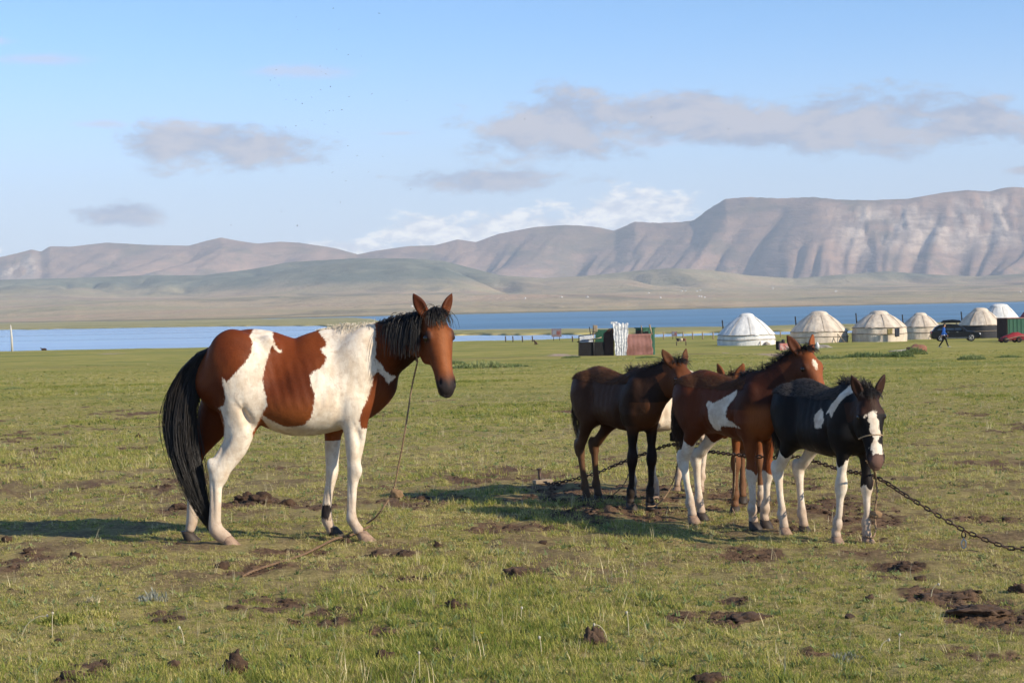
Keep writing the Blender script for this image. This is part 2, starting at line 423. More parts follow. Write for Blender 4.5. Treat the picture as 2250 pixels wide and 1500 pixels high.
def build_water():
    lake_m = water_mat('lake_water', (0.10, 0.22, 0.34), 0.40, 0.03, 0.35, 0.12)
    pond_m = water_mat('pond_water', (0.26, 0.40, 0.62), 0.22, 0.003, 0.5, 0.2)
    # one sheet of water; the pond inside the spit is the calm one, the lake beyond is ruffled
    A = [wpx(x, y)[:2] for x, y in SPIT_MID]
    n = len(A); V = [(p[0] * 300 / p[1], 300, WATER_Z) for p in A] + [(p[0], p[1], WATER_Z) for p in A]
    tag(mesh_np('pond_water', V, [(i, i + 1, n + i + 1, n + i) for i in range(n - 1)], pond_m, smooth=False), kind='structure')
    flat_poly('lake_water', [(-14000, 260), (14000, 260), (14000, 6500), (-14000, 6500)], WATER_Z - 0.12, lake_m)
# the grassy spit between pond and lake: near edge and far edge as seen, on the water plane
SPIT_NEAR = [(-300, 731), (0, 725), (250, 721), (500, 717), (700, 716), (760, 723), (850, 731), (1000, 737), (1150, 736.5), (1300, 735), (1450, 733.5), (1700, 729), (2000, 723), (2300, 717)]
SPIT_FAR = [(-300, 716), (0, 709.5), (250, 705.5), (500, 702), (700, 698.5), (780, 697.8), (815, 700.5), (840, 708), (880, 718), (1000, 727), (1150, 725.5), (1300, 724), (1450, 722), (1700, 718), (2000, 712), (2300, 705)]
SPIT_MID = [(-300, 722), (0, 716), (500, 709), (700, 706), (790, 711), (850, 722), (1000, 731.5), (1300, 729), (1700, 723), (2300, 711)]
def build_spit():
    n = 260; xs = np.linspace(-300, 2300, n)
    yn = np.interp(xs, *np.array(SPIT_NEAR).T) + (fbm(xs * .03, xs * 0, 3, 5) - .5) * 2.0
    yf = np.interp(xs, *np.array(SPIT_FAR).T) + (fbm(xs * .02, xs * 0 + 9, 3, 6) - .5) * 1.2
    N = np.array([wpx(a, b) for a, b in zip(xs, yn)]); Fp = np.array([wpx(a, b) for a, b in zip(xs, yf)])
    rows = []; prof = [(0.0, -0.6), (0.004, 0.25), (0.03, 0.55), (0.15, 0.62), (0.4, 0.8), (0.7, 0.7), (0.95, 0.4), (1.0, -0.6)]
    for t, h in prof:
        p = N * (1 - t) + Fp * t; p[:, 2] = WATER_Z + h + (fbm(p[:, 0] * .05, p[:, 1] * .02, 3, 8) - .5) * 0.35 * (h > 0)
        rows.append(p)
    V = np.concatenate(rows); k = len(prof)
    i = np.arange(k - 1)[:, None] * n; j = np.arange(n - 1)[None, :]
    F = np.stack([i + j, i + j + 1, i + n + j + 1, i + n + j], -1).reshape(-1, 4)
    mt, nt, b = new_mat('spit_turf')
    tc = nt.node('ShaderNodeTexCoord'); P = tc.outputs['Object']
    nn = nt.noise(nt.mapping(P, (0.01, 0.02, 1)), 1.0, 5, 0.6)
    c = nt.mix(nt.smooth(nn, 0.38, 0.62), (0.27, 0.25, 0.09), (0.40, 0.33, 0.15))
    nt.link(nt.mix(nt.smooth(nt.noise(nt.mapping(P, (0.05, 0.1, 1)), 1, 4, .6), .55, .7), c, (0.10, 0.105, 0.035)), b.inputs['Base Color']); b.inputs['Roughness'].default_value = 0.95
    o = mesh_np('spit', V, F, mt); tag(o, kind='structure')
    return o
build_spit(); build_water()

# ------------------------------------------------------------------ far plain, foothills and mountains: one terrain sheet
SKYLINE = [(-600, 560), (-300, 590), (-150, 575), (0, 566), (40, 557), (75, 548), (95, 553), (115, 541), (160, 542), (240, 533), (330, 538), (420, 540), (455, 530), (490, 522), (540, 531), (570, 535), (620, 531), (660, 533), (740, 545),
           (790, 559), (830, 551), (900, 541), (960, 539), (1010, 526), (1050, 532), (1100, 514), (1180, 499), (1250, 494), (1310, 498), (1355, 507), (1400, 487), (1450, 490), (1500, 488), (1530, 484), (1560, 461), (1600, 437),
           (1650, 433), (1720, 436), (1790, 433), (1850, 439), (1920, 440), (2000, 437), (2080, 423), (2130, 418), (2180, 421), (2210, 413), (2230, 411), (2250, 412), (2400, 420), (2600, 400), (2900, 430)]
FOOT = [(-600, 620), (0, 616), (150, 612), (350, 605), (450, 606), (560, 592), (640, 577), (780, 569), (900, 569), (980, 575), (1040, 590), (1100, 606), (1200, 612), (1300, 606), (1400, 596), (1480, 590), (1560, 594), (1650, 606), (1750, 612),
        (1850, 604), (1950, 597), (2050, 604), (2150, 608), (2250, 602), (2500, 595), (2900, 600)]
def elev(px, py): return ((679 - 0.0205 * (px - 1125)) - py) / FPX
def build_mountains():
    nth, nr = 760, 250
    u = np.linspace(-0.44, 0.44, nth); px = 1125 + FPX * u
    D = np.concatenate([np.linspace(2300, 6000, 70), np.linspace(6000, 12200, 180)[1:]]); nr = len(D)
    U, R = np.meshgrid(u, D); PX = 1125 + FPX * U
    sk = np.array(SKYLINE, float); ft = np.array(FOOT, float)
    sky_t = np.interp(PX, sk[:, 0], elev(sk[:, 0], sk[:, 1])); foot_t = np.interp(PX, ft[:, 0], elev(ft[:, 0], ft[:, 1]))
    Db = 10800 - 900 * sstep(PX, 1200, 2000)           # where the crest stands
    Dm = 7600 + 300 * np.sin(PX / 260.0)
    Hb = sky_t * Db + 1.5; Hm = foot_t * Dm + 1.5
    X = U * R
    shore = np.interp(PX, [-600, 0, 500, 900, 1300, 1700, 2250, 2900], [3600, 3500, 2700, 2850, 3100, 3400, 3900, 4200])
    shore = shore + (fbm(PX * .02, PX * 0, 3, 51) - .5) * 160
    # plain rising from the shore
    t = np.clip((R - shore) / (6600 - shore), -0.3, 1.3)
    base_e = elev(PX, 640 - 0.010 * (PX - 1125))
    plain = WATER_Z + np.where(t < 0, t * 40, 1.2 + (base_e * 6600 + 6) * np.clip(t, 0, 2) ** 1.25)
    plain = plain + sstep(t, 0.05, .6) * (fbm(X * .0016, R * .0016, 4, 52) - .5) * 34
    # foothills
    w = np.where(R < Dm, 1500, 1300)
    bump = np.exp(-((R - Dm) / w) ** 2)
    foot = WATER_Z + (Hm - WATER_Z) * bump * (1 + 0.0 * R)
    gull = np.abs(fbm(X * .0022 + R * .0004, R * .0006, 4, 53) - .5) * 2
    foot = foot - (1 - gull) ** 4 * 60 * bump * sstep(np.abs(R - Dm), 60, 500)
    # main range: concave scree slopes up to a crest, then a plateau behind
    s = np.clip((R - (Db - 3100)) / 3100, 0, 1)
    conc = 0.30 * s + 0.70 * s ** 1.7
    behind = np.clip((R - Db) / 1400, 0, 1)
    main = WATER_Z + (Hb - WATER_Z) * conc - 260 * behind ** 1.4
    sh = X - (R - Db) * (0.55 - 0.15 * sstep(PX, 1500, 2000)) + (fbm(X * .0006, R * .0006, 3, 59) - .5) * 450                                  # spurs run down to the left
    rg = np.abs(fbm(sh * .0021 + 3.1, R * .00030, 4, 54, .45) - .5) * 2
    rg2 = np.abs(fbm(sh * .0062 + 7.7, R * .0009, 3, 55, .5) - .5) * 2
    sideL = 1 - sstep(PX, 1350, 1700)
    rg0 = np.abs(fbm(sh * .0011 + 1.7, R * .00012, 2, 57, .4) - .5) * 2
    carve = ((1 - rg0) ** 1.5 * 300 + (1 - rg) ** 2.6 * 300 + (1 - rg2) ** 3.5 * 100 + (1 - np.abs(fbm(sh * .014 + 2.2, R * .0016, 3, 58, .5) - .5) * 2) ** 3 * 22) * np.sin(np.pi * np.clip(s, 0, 1) ** 0.75) * (Hb / 520) * (.45 + .55 * sstep(s, .3, .65))
    main = main - carve * (1 - behind)
    # rocky crest on the right
    rock = sstep(PX, 1800, 1900) * sstep(s, 0.80, 0.90) * (1 - sstep(s, 0.955, 1.0))
    rock = rock + (1 - sstep(PX, 60, 110)) * sstep(s, .55, .8) * (1 - sstep(s, .94, 1))
    rn = fbm(X * .012, R * .006, 4, 56, .6)
    main = main + rock * (np.abs(rn - .5) * 80 - 16)
    def smax(a, b, k):
        h = np.clip(.5 + .5 * (a - b) / k, 0, 1); return b + (a - b) * h + k * h * (1 - h)
    Z = smax(smax(plain, foot, 18.0), main, 22.0)
    Z = WATER_Z + np.minimum(t, 0) * 60 + 0.9 * sstep(t, -.005, .01) + (Z - WATER_Z) * sstep(t, 0.0, .30)
    V = np.stack([X, R, Z], -1).reshape(-1, 3)
    i = np.arange(nr - 1)[:, None] * nth; j = np.arange(nth - 1)[None, :]
    F = np.stack([i + j, i + j + 1, i + nth + j + 1, i + nth + j], -1).reshape(-1, 4)
    o = mesh_np('mountains', V, F, mountain_mat())
    set_attr(o, 'rock', np.clip(rock * sstep(rn, .35, .6), 0, 1).ravel())
    set_attr(o, 'lush', np.clip(1 - .8 * sstep(PX, 1000, 1250) + sstep(s, .1, .25) * (PX > 1000), 0, 1).ravel())
    set_attr(o, 'range', sstep(s, 0.50, 0.86).ravel())
    tag(o, kind='structure'); return o
def mountain_mat():
    mt, nt, b = new_mat('steppe_and_scree')
    tc = nt.node('ShaderNodeTexCoord'); P = tc.outputs['Object']
    geo = nt.node('ShaderNodeNewGeometry')
    n1 = nt.noise(nt.mapping(P, (.0011, .0016, .004)), 1.0, 6, .62, .5); n2 = nt.noise(nt.mapping(P, (.006, .004, .02)), 1.0, 5, .65, .3)
    n3 = nt.noise(nt.mapping(P, (.0007, .003, .0)), 1.0, 5, .6)
    steppe = nt.mix(nt.smooth(n3, .38, .62), (0.46, 0.345, 0.215), (0.36, 0.30, 0.175))
    steppe = nt.mix(nt.math('MULTIPLY', nt.smooth(n1, .5, .68), .75), steppe, (0.42, 0.26, 0.18))
    grass = nt.mix(nt.smooth(n2, .4, .65), (0.14, 0.155, 0.115), (0.23, 0.225, 0.16))
    scree = nt.mix(nt.smooth(n2, .35, .7), (0.36, 0.24, 0.18), (0.21, 0.155, 0.135))
    rg = nt.attr('range'); rk = nt.attr('rock')
    sepp = nt.node('ShaderNodeSeparateXYZ'); nt.link(P, sepp.inputs[0]); z = sepp.outputs[2]
    gm = nt.smooth(nt.math('ADD', nt.math('MULTIPLY', n1, 160.0), z), 150, 215)          # damp grass above the dry plain
    c = nt.mix(nt.math('MULTIPLY', gm, nt.attr('lush')), steppe, grass)
    up = nt.math('ADD', rg, nt.math('MULTIPLY', nt.math('SUBTRACT', n1, .5), 2.1))
    c = nt.mix(nt.smooth(up, .38, .72), c, scree)
    c = nt.mix(nt.math('MULTIPLY', nt.smooth(nt.noise(nt.mapping(P, (.0024, .0012, .006)), 1.0, 5, .65, .6), .50, .64), .55), c, (0.115, 0.115, 0.085))
    c = nt.mix(rk, c, nt.mix(nt.smooth(n2, .4, .6), (0.56, 0.45, 0.36), (0.32, 0.25, 0.21)))
    # a beach of pale shingle by the water
    c = nt.mix(nt.smooth(z, -2.5, -4.4), c, (0.21, 0.18, 0.10))
    nt.link(c, b.inputs['Base Color']); b.inputs['Roughness'].default_value = 1.0; b.inputs['Specular IOR Level'].default_value = 0.0
    hb = nt.math('ADD', n2, nt.math('MULTIPLY', nt.noise(nt.mapping(P, (.02, .012, .03)), 1.0, 5, .65), .4))
    nt.link(nt.bump(hb, 1.0, 15.0), b.inputs['Normal'])
    return mt
build_mountains()

# ------------------------------------------------------------------ the air
def build_haze():
    V = [(-16000, -400, -25), (16000, -400, -25), (16000, 14000, -25), (-16000, 14000, -25), (-16000, -400, 900), (16000, -400, 900), (16000, 14000, 900), (-16000, 14000, 900)]
    F = [(3, 2, 1, 0), (4, 5, 6, 7), (0, 1, 5, 4), (1, 2, 6, 5), (2, 3, 7, 6), (3, 0, 4, 7)]
    mt = bpy.data.materials.new('thin_haze'); mt.use_nodes = True; nt = NT(mt.node_tree); nt.n.clear()
    out = nt.node('ShaderNodeOutputMaterial'); pv = nt.node('ShaderNodeVolumePrincipled')
    pv.inputs['Color'].default_value = (0.74, 0.86, 1.0, 1); pv.inputs['Density'].default_value = 7.2e-5; pv.inputs['Anisotropy'].default_value = -0.1
    nt.link(pv.outputs[0], out.inputs['Volume'])
    o = mesh_np('haze', V, F, mt, smooth=False); tag(o, kind='stuff')
build_haze()
# ================================================================== bodies grown from an implicit surface
def nrm(v):
    v = np.asarray(v, float); return v / (np.linalg.norm(v) + 1e-12)
class Body:
    """distance field on a grid; tubes and ellipsoids are blended in, then skinned into ONE continuous surface"""
    def __init__(s, lo, hi, h):
        s.lo = np.array(lo, float); s.h = h
        s.n = np.ceil((np.array(hi, float) - s.lo) / h).astype(int) + 1
        s.D = np.full(s.n, 0.15, np.float32)
    def region(s, lo, hi):
        a = np.clip(np.floor((lo - s.lo) / s.h).astype(int), 0, s.n - 1); b = np.clip(np.ceil((hi - s.lo) / s.h).astype(int) + 1, 1, s.n)
        sl = tuple(slice(i, j) for i, j in zip(a, b))
        ax = [s.lo[k] + s.h * np.arange(a[k], b[k]) for k in range(3)]
        return sl, np.meshgrid(*ax, indexing='ij')
    def blend(s, sl, d, k, sub=False):
        o = s.D[sl]
        if sub:
            d = -d; h = np.clip(.5 - .5 * (o - d) / k, 0, 1); s.D[sl] = o + (d - o) * h + k * h * (1 - h)
        else:
            h = np.clip(.5 + .5 * (d - o) / k, 0, 1); s.D[sl] = d + (o - d) * h - k * h * (1 - h)
    def ell(s, c, r, k=0.03, ax=None, sub=False):
        c = np.array(c, float); r = np.array(r, float); R = r.max() + 2 * k + .03
        sl, G = s.region(c - R, c + R)
        q = [g - c[i] for i, g in enumerate(G)]
        if ax is not None:
            ax = [nrm(a) for a in ax]; q = [q[0] * a[0] + q[1] * a[1] + q[2] * a[2] for a in ax]
        k0 = np.sqrt(sum((q[i] / r[i]) ** 2 for i in range(3))); k1 = np.sqrt(sum((q[i] / r[i] ** 2) ** 2 for i in range(3))) + 1e-9
        s.blend(sl, (k0 * (k0 - 1) / k1).astype(np.float32), k, sub)
    def tube(s, nodes, k=0.04, side=(0, 1, 0), sub=False, kin=0.0, taper=0.0, fine=4):
        """nodes: (pos, half_width, half_up, half_down[, side])"""
        nodes = [(np.array(n[0], float), n[1], n[2], n[3], nrm(n[4] if len(n) > 4 else side)) for n in nodes]
        if len(nodes) > 2 and fine > 1:                       # Catmull-Rom through the given sections
            A = np.array([np.concatenate([n[0], n[1:4], n[4]]) for n in nodes]); M = len(A)
            A = np.concatenate([[2 * A[0] - A[1]], A, [2 * A[-1] - A[-2]]]); out = []
            for i in range(1, M):
                p0, p1, p2, p3 = A[i - 1], A[i], A[i + 1], A[i + 2]
                for q in range(fine):
                    t = q / fine
                    out.append(.5 * (2 * p1 + (p2 - p0) * t + (2 * p0 - 5 * p1 + 4 * p2 - p3) * t * t + (3 * p1 - p0 - 3 * p2 + p3) * t ** 3))
            out.append(A[M]); nodes = [(o[:3], max(o[3], .002), max(o[4], .002), max(o[5], .002), o[6:9]) for o in out]
        P = [n[0] for n in nodes]; N = len(P)
        S = [nrm(n[4]) for n in nodes]
        T = [nrm(P[min(i + 1, N - 1)] - P[max(i - 1, 0)]) for i in range(N)]
        S = [nrm(S[i] - T[i] * (S[i] @ T[i])) for i in range(N)]
        U = [nrm(np.cross(T[i], S[i])) for i in range(N)]
        R = max(max(n[1:4]) for n in nodes) + 2 * k + .03
        lo = np.min(P, 0) - R; hi = np.max(P, 0) + R
        sl, _ = s.region(lo, hi); acc = np.full(s.D[sl].shape, .5, np.float32)
        for i in range(N - 1):
            a, b = P[i], P[i + 1]; d = b - a; L = np.linalg.norm(d); dn = d / L
            Rs = max(nodes[i][1:4] + nodes[i + 1][1:4]) + 1.3 * k + .02
            ss, G = s.region(np.minimum(a, b) - Rs, np.maximum(a, b) + Rs)
            loc_ = tuple(slice(q.start - r.start, q.stop - r.start) for q, r in zip(ss, sl))
            G = [g.astype(np.float32) for g in G]
            rx, ry, rz = G[0] - np.float32(a[0]), G[1] - np.float32(a[1]), G[2] - np.float32(a[2])
            dn = dn.astype(np.float32); d = d.astype(np.float32)
            al = rx * dn[0] + ry * dn[1] + rz * dn[2]; t = np.clip(al / np.float32(L), 0, 1); over = al - t * np.float32(L)
            cx = rx - t * d[0]; cy = ry - t * d[1]; cz = rz - t * d[2]
            lp = lambda p, q: np.float32(p) + np.float32(q - p) * t
            x = cx * lp(S[i][0], S[i + 1][0]) + cy * lp(S[i][1], S[i + 1][1]) + cz * lp(S[i][2], S[i + 1][2])
            y = cx * lp(U[i][0], U[i + 1][0]) + cy * lp(U[i][1], U[i + 1][1]) + cz * lp(U[i][2], U[i + 1][2])
            w = lp(nodes[i][1], nodes[i + 1][1]); hu = lp(nodes[i][2], nodes[i + 1][2]); hd = lp(nodes[i][3], nodes[i + 1][3])
            hh = np.where(y > 0, hu, hd)
            if taper: w = w * (1 - taper * np.clip(y / hu, -1, 1))
            ra = np.minimum(w, hh) * np.float32(0.8 if i in (0, N - 2) else 1.0)
            q0, q1, q2 = x / w, y / hh, over / ra
            k0 = np.sqrt(q0 * q0 + q1 * q1 + q2 * q2); k1 = np.sqrt((q0 / w) ** 2 + (q1 / hh) ** 2 + (q2 / ra) ** 2) + 1e-9
            acc[loc_] = np.minimum(acc[loc_], k0 * (k0 - 1) / k1)
        s.blend(sl, acc.astype(np.float32), k, sub)
    def sample(s, P):
        q = (np.asarray(P, float) - s.lo) / s.h; q = np.clip(q, 0, s.n - 1.001); i = np.floor(q).astype(int); f = q - i
        out = 0
        for dx in (0, 1):
            for dy in (0, 1):
                for dz in (0, 1):
                    w = (f[..., 0] if dx else 1 - f[..., 0]) * (f[..., 1] if dy else 1 - f[..., 1]) * (f[..., 2] if dz else 1 - f[..., 2])
                    out = out + w * s.D[i[..., 0] + dx, i[..., 1] + dy, i[..., 2] + dz]
        return out
    def grad(s, P, e=0.012):
        P = np.asarray(P, float)
        g = np.stack([s.sample(P + e * np.eye(3)[k]) - s.sample(P - e * np.eye(3)[k]) for k in range(3)], -1)
        return g / (np.linalg.norm(g, axis=-1, keepdims=True) + 1e-9)
    def skin(s, smooth_it=2):
        D = s.D; S = D < 0
        c = np.zeros(tuple(s.n - 1), np.int8)
        for dx in (0, 1):
            for dy in (0, 1):
                for dz in (0, 1): c += S[dx:s.n[0] - 1 + dx, dy:s.n[1] - 1 + dy, dz:s.n[2] - 1 + dz]
        act = (c > 0) & (c < 8); idx = np.argwhere(act); vid = np.full(act.shape, -1, np.int64); vid[act] = np.arange(len(idx))
        pos = np.zeros((len(idx), 3)); cnt = np.zeros(len(idx)); I = idx
        for ax in range(3):
            o1, o2 = [a for a in range(3) if a != ax]
            for b1 in (0, 1):
                for b2 in (0, 1):
                    p = I.copy(); p[:, o1] += b1; p[:, o2] += b2; q = p.copy(); q[:, ax] += 1
                    da = D[p[:, 0], p[:, 1], p[:, 2]]; db = D[q[:, 0], q[:, 1], q[:, 2]]
                    m_ = (da < 0) != (db < 0); t = np.where(m_, da / (da - db + 1e-12), 0)
                    pt = p.astype(float); pt[:, ax] += t; pos += pt * m_[:, None]; cnt += m_
        V = pos / cnt[:, None] * s.h + s.lo
        F = []
        for ax in range(3):
            o1, o2 = [(1, 2), (2, 0), (0, 1)][ax]
            sl0 = [slice(None)] * 3; sl1 = [slice(None)] * 3; sl0[ax] = slice(0, -1); sl1[ax] = slice(1, None)
            a = S[tuple(sl0)]; b = S[tuple(sl1)]
            E = np.argwhere(a != b); ok = (E[:, o1] > 0) & (E[:, o2] > 0) & (E[:, o1] < s.n[o1] - 1) & (E[:, o2] < s.n[o2] - 1); E = E[ok]
            fl = a[E[:, 0], E[:, 1], E[:, 2]]
            q = []
            for b1, b2 in ((-1, -1), (0, -1), (0, 0), (-1, 0)):
                e = E.copy(); e[:, o1] += b1; e[:, o2] += b2; q.append(vid[e[:, 0], e[:, 1], e[:, 2]])
            q = np.stack(q, 1); q[~fl] = q[~fl][:, ::-1]; F.append(q)
        F = np.concatenate(F)
        # a touch of relaxation against voxel stepping, then back onto the surface
        for _ in range(smooth_it):
            acc = np.zeros_like(V); n_ = np.zeros(len(V))
            for k in range(4):
                np.add.at(acc, F[:, k], V[F[:, (k + 1) % 4]] + V[F[:, k - 1]]); np.add.at(n_, F[:, k], 2)
            V = 0.4 * V + 0.6 * acc / n_[:, None]
            g = s.grad(V, s.h); V = V - g * s.sample(V)[:, None] * 0.9
        return V, F
def poly_sd(poly, x, z):
    """signed distance, positive inside"""
    p = np.array(poly, float); n = len(p); d = np.full(len(x), 1e9); ins = np.zeros(len(x), bool)
    for i in range(n):
        a, b = p[i], p[(i + 1) % n]; e = b - a; wx, wz = x - a[0], z - a[1]
        t = np.clip((wx * e[0] + wz * e[1]) / (e @ e + 1e-12), 0, 1)
        d = np.minimum(d, (wx - t * e[0]) ** 2 + (wz - t * e[1]) ** 2)
        c = ((a[1] <= z) & (b[1] > z)) | ((b[1] <= z) & (a[1] > z))
        with np.errstate(divide='ignore', invalid='ignore'):
            xi = a[0] + (z - a[1]) / (b[1] - a[1]) * e[0]
        ins ^= c & (x < xi)
    return np.where(ins, 1, -1) * np.sqrt(d)

# ------------------------------------------------------------------ coat, hair, hoof, eye materials
def coat_mat():
    mt, nt, b = new_mat('horse_coat')
    tc = nt.node('ShaderNodeTexCoord'); P = tc.outputs['Object']
    col = nt.attr('coat', 'Color'); w = nt.attr('white')
    hair = nt.noise(nt.mapping(P, (60, 200, 26)), 1.0, 3, 0.6); edge = nt.noise(nt.mapping(P, (95, 95, 34)), 1.0, 4, 0.75); blot = nt.noise(P, 9, 5, 0.6); dirt = nt.noise(P, 22, 5, 0.65)
    m_ = nt.smooth(nt.math('ADD', w, nt.math('MULTIPLY', nt.math('SUBTRACT', edge, .5), .045)), -0.005, 0.005)
    wc = nt.mix(nt.smooth(blot, .40, .66), (0.76, 0.67, 0.55), (0.60, 0.49, 0.37))
    wc = nt.mix(nt.math('MULTIPLY', nt.smooth(nt.noise(nt.mapping(P, (26, 26, 5)), 1.0, 4, .6), .45, .7), .5), wc, (0.62, 0.49, 0.36))
    wc = nt.mix(nt.math('MULTIPLY', nt.smooth(dirt, .48, .70), .55), wc, (0.46, 0.34, 0.25))
    sepz = nt.node('ShaderNodeSeparateXYZ'); nt.link(P, sepz.inputs[0])
    mud = nt.math('MULTIPLY', nt.smooth(nt.math('ADD', sepz.outputs[2], nt.math('MULTIPLY', dirt, .55)), .66, .25), .85)
    wc = nt.mix(mud, wc, (0.33, 0.22, 0.15))
    c = nt.mix(nt.math('MULTIPLY', nt.smooth(hair, .3, .75), .35), col, nt.mix(0.5, col, (0, 0, 0)))
    c = nt.mix(nt.math('MULTIPLY', nt.smooth(blot, .4, .7), .25), c, nt.mix(.15, col, (0.16, 0.06, 0.02)))
    c = nt.mix(m_, c, wc)
    nt.link(c, b.inputs['Base Color'])
    nt.link(nt.math('ADD', nt.math('MULTIPLY', m_, .12), .56), b.inputs['Roughness']); b.inputs['Specular IOR Level'].default_value = 0.12
    nt.link(nt.bump(nt.math('ADD', hair, nt.math('MULTIPLY', blot, 1.5)), 0.35, 0.006), b.inputs['Normal'])
    return mt
COAT = coat_mat()
def hair_mat(name, c1, c2, rough=0.45):
    mt, nt, b = new_mat(name)
    r = nt.attr('strand'); nt.link(nt.mix(r, c1, c2), b.inputs['Base Color'])
    b.inputs['Roughness'].default_value = rough; b.inputs['Specular IOR Level'].default_value = 0.35
    return mt
HAIR_BLACK = hair_mat('black_horse_hair', (0.008, 0.007, 0.007), (0.035, 0.028, 0.024))
HAIR_CREAM = hair_mat('cream_horse_hair', (0.62, 0.52, 0.38), (0.80, 0.72, 0.58), 0.6)
HAIR_BROWN = hair_mat('brown_horse_hair', (0.03, 0.014, 0.008), (0.10, 0.045, 0.02), 0.55)
HAIR_FUZZ = hair_mat('brown_foal_fuzz', (0.05, 0.02, 0.010), (0.17, 0.072, 0.028), 0.7)
HAIR_GREY = hair_mat('grizzled_foal_fuzz', (0.012, 0.011, 0.011), (0.13, 0.11, 0.10), 0.7)
HOOF_DARK = simple_mat('dark_hoof', (0.05, 0.036, 0.028), 0.6, scale=30)
HOOF_PALE = simple_mat('pale_hoof', (0.33, 0.22, 0.15), 0.7, scale=30, col2=(0.18, 0.115, 0.08))
EYE = simple_mat('dark_eye', (0.012, 0.008, 0.006), 0.08, var=0.1, spec=0.6)
ROPE = simple_mat('jute_rope', (0.30, 0.20, 0.12), 0.9, scale=60, col2=(0.17, 0.11, 0.065), bump=0.003, bumpscale=150)

def strands(name, paths, width, mat, parent, tip=0.35):
    """paths (n, m, 3): each a hair lock, a thin three-sided tube"""
    paths = np.asarray(paths, float); n, m_, _ = paths.shape
    d = np.gradient(paths, axis=1); d /= np.linalg.norm(d, axis=2, keepdims=True) + 1e-9
    ref = np.array([0.37, 0.61, 0.70]); a = np.cross(d, ref); a /= np.linalg.norm(a, axis=2, keepdims=True) + 1e-9; b = np.cross(d, a)
    prof = np.linspace(1, tip, m_) ; w = np.broadcast_to(np.asarray(width, float).reshape(-1, 1), (n, 1)) * prof[None, :]
    V = np.stack([paths + w[..., None] * (math.cos(t) * a + math.sin(t) * b) for t in (0, 2.094, 4.189)], 2)   # n,m,3,3
    base = (np.arange(n) * m_ * 3)[:, None, None]; i = np.arange(m_ - 1)[None, :, None] * 3; k = np.arange(3)[None, None, :]; k2 = (k + 1) % 3
    F = np.stack([base + i + k, base + i + k2, base + i + 3 + k2, base + i + 3 + k], -1).reshape(-1, 4)
    o = mesh_np(name, V.reshape(-1, 3), F, mat, parent)
    set_attr(o, 'strand', np.repeat(RNG.random(n), m_ * 3)); return o
def comb(body, starts, dirs, length, seg=8, grav=1.0, clear=0.004, jitter=0.15, curl=0.0):
    """locks that leave at dirs, bend down under their weight and lie over the body"""
    n = len(starts); P = np.array(starts, float); d = np.array([nrm(x) for x in dirs]); d = d + RNG.normal(0, jitter, d.shape)
    L = np.asarray(length, float).reshape(-1, 1) * np.ones((n, 1)) / seg; out = [P.copy()]
    ph = RNG.random((n, 1)) * 6.28
    for k in range(seg):
        d = d + np.array([0, 0, -1]) * grav * 2.2 / seg + curl * np.concatenate([np.sin(ph + k * 1.3), np.cos(ph * 1.7 + k * 1.1), 0 * ph], 1)
        d /= np.linalg.norm(d, axis=1, keepdims=True); P = P + d * L
        sd_ = body.sample(P); g = body.grad(P); push = np.clip(clear - sd_, 0, 0.05)[:, None]; P = P + g * push
        out.append(P.copy())
    return np.stack(out, 1)

# ------------------------------------------------------------------ a horse's parts in its own space: x forward, y to its left, z up
def hoof(parent, p, fwd, s, mat):
    """truncated sloping hoof with its sole on the ground at p (under the coronet)"""
    f = nrm([fwd[0], fwd[1], 0]); l = np.array([-f[1], f[0], 0]); mb = MB(); n = 14; V = []
    for z, rf, rb, rl, sh in ((0.0, .066, .046, .054, .012), (.012, .068, .046, .055, .012), (.055, .048, .038, .044, -.010), (.075, .040, .034, .038, -.02)):
        for k in range(n):
            t = 2 * math.pi * k / n; cx = math.cos(t); rr = rf if cx > 0 else rb
            V.append(np.array(p) + s * (f * (cx * rr + sh) + l * (math.sin(t) * rl)) + np.array([0, 0, z * s]))
    F = [(i * n + k, i * n + (k + 1) % n, (i + 1) * n + (k + 1) % n, (i + 1) * n + k) for i in range(3) for k in range(n)] + [tuple(range(n))[::-1], tuple(3 * n + k for k in range(n))]
    mb.add(V, F); return mb.build('hoof', mat, parent, smooth=True)
def head_frame(poll, yaw, pitch, roll=0.0):
    """a: poll->muzzle, n: face normal, l: the head's left; yaw turns to the left of +x"""
    h = np.array([math.cos(yaw), math.sin(yaw), 0]); l = np.array([-math.sin(yaw), math.cos(yaw), 0]); up = np.array([0, 0, 1.0])
    a = h * math.cos(pitch) - up * math.sin(pitch); n_ = h * math.sin(pitch) + up * math.cos(pitch)
    if roll:
        l2 = l * math.cos(roll) + n_ * math.sin(roll); n_ = n_ * math.cos(roll) - l * math.sin(roll); l = l2
    return np.array(poll, float), a, n_, l
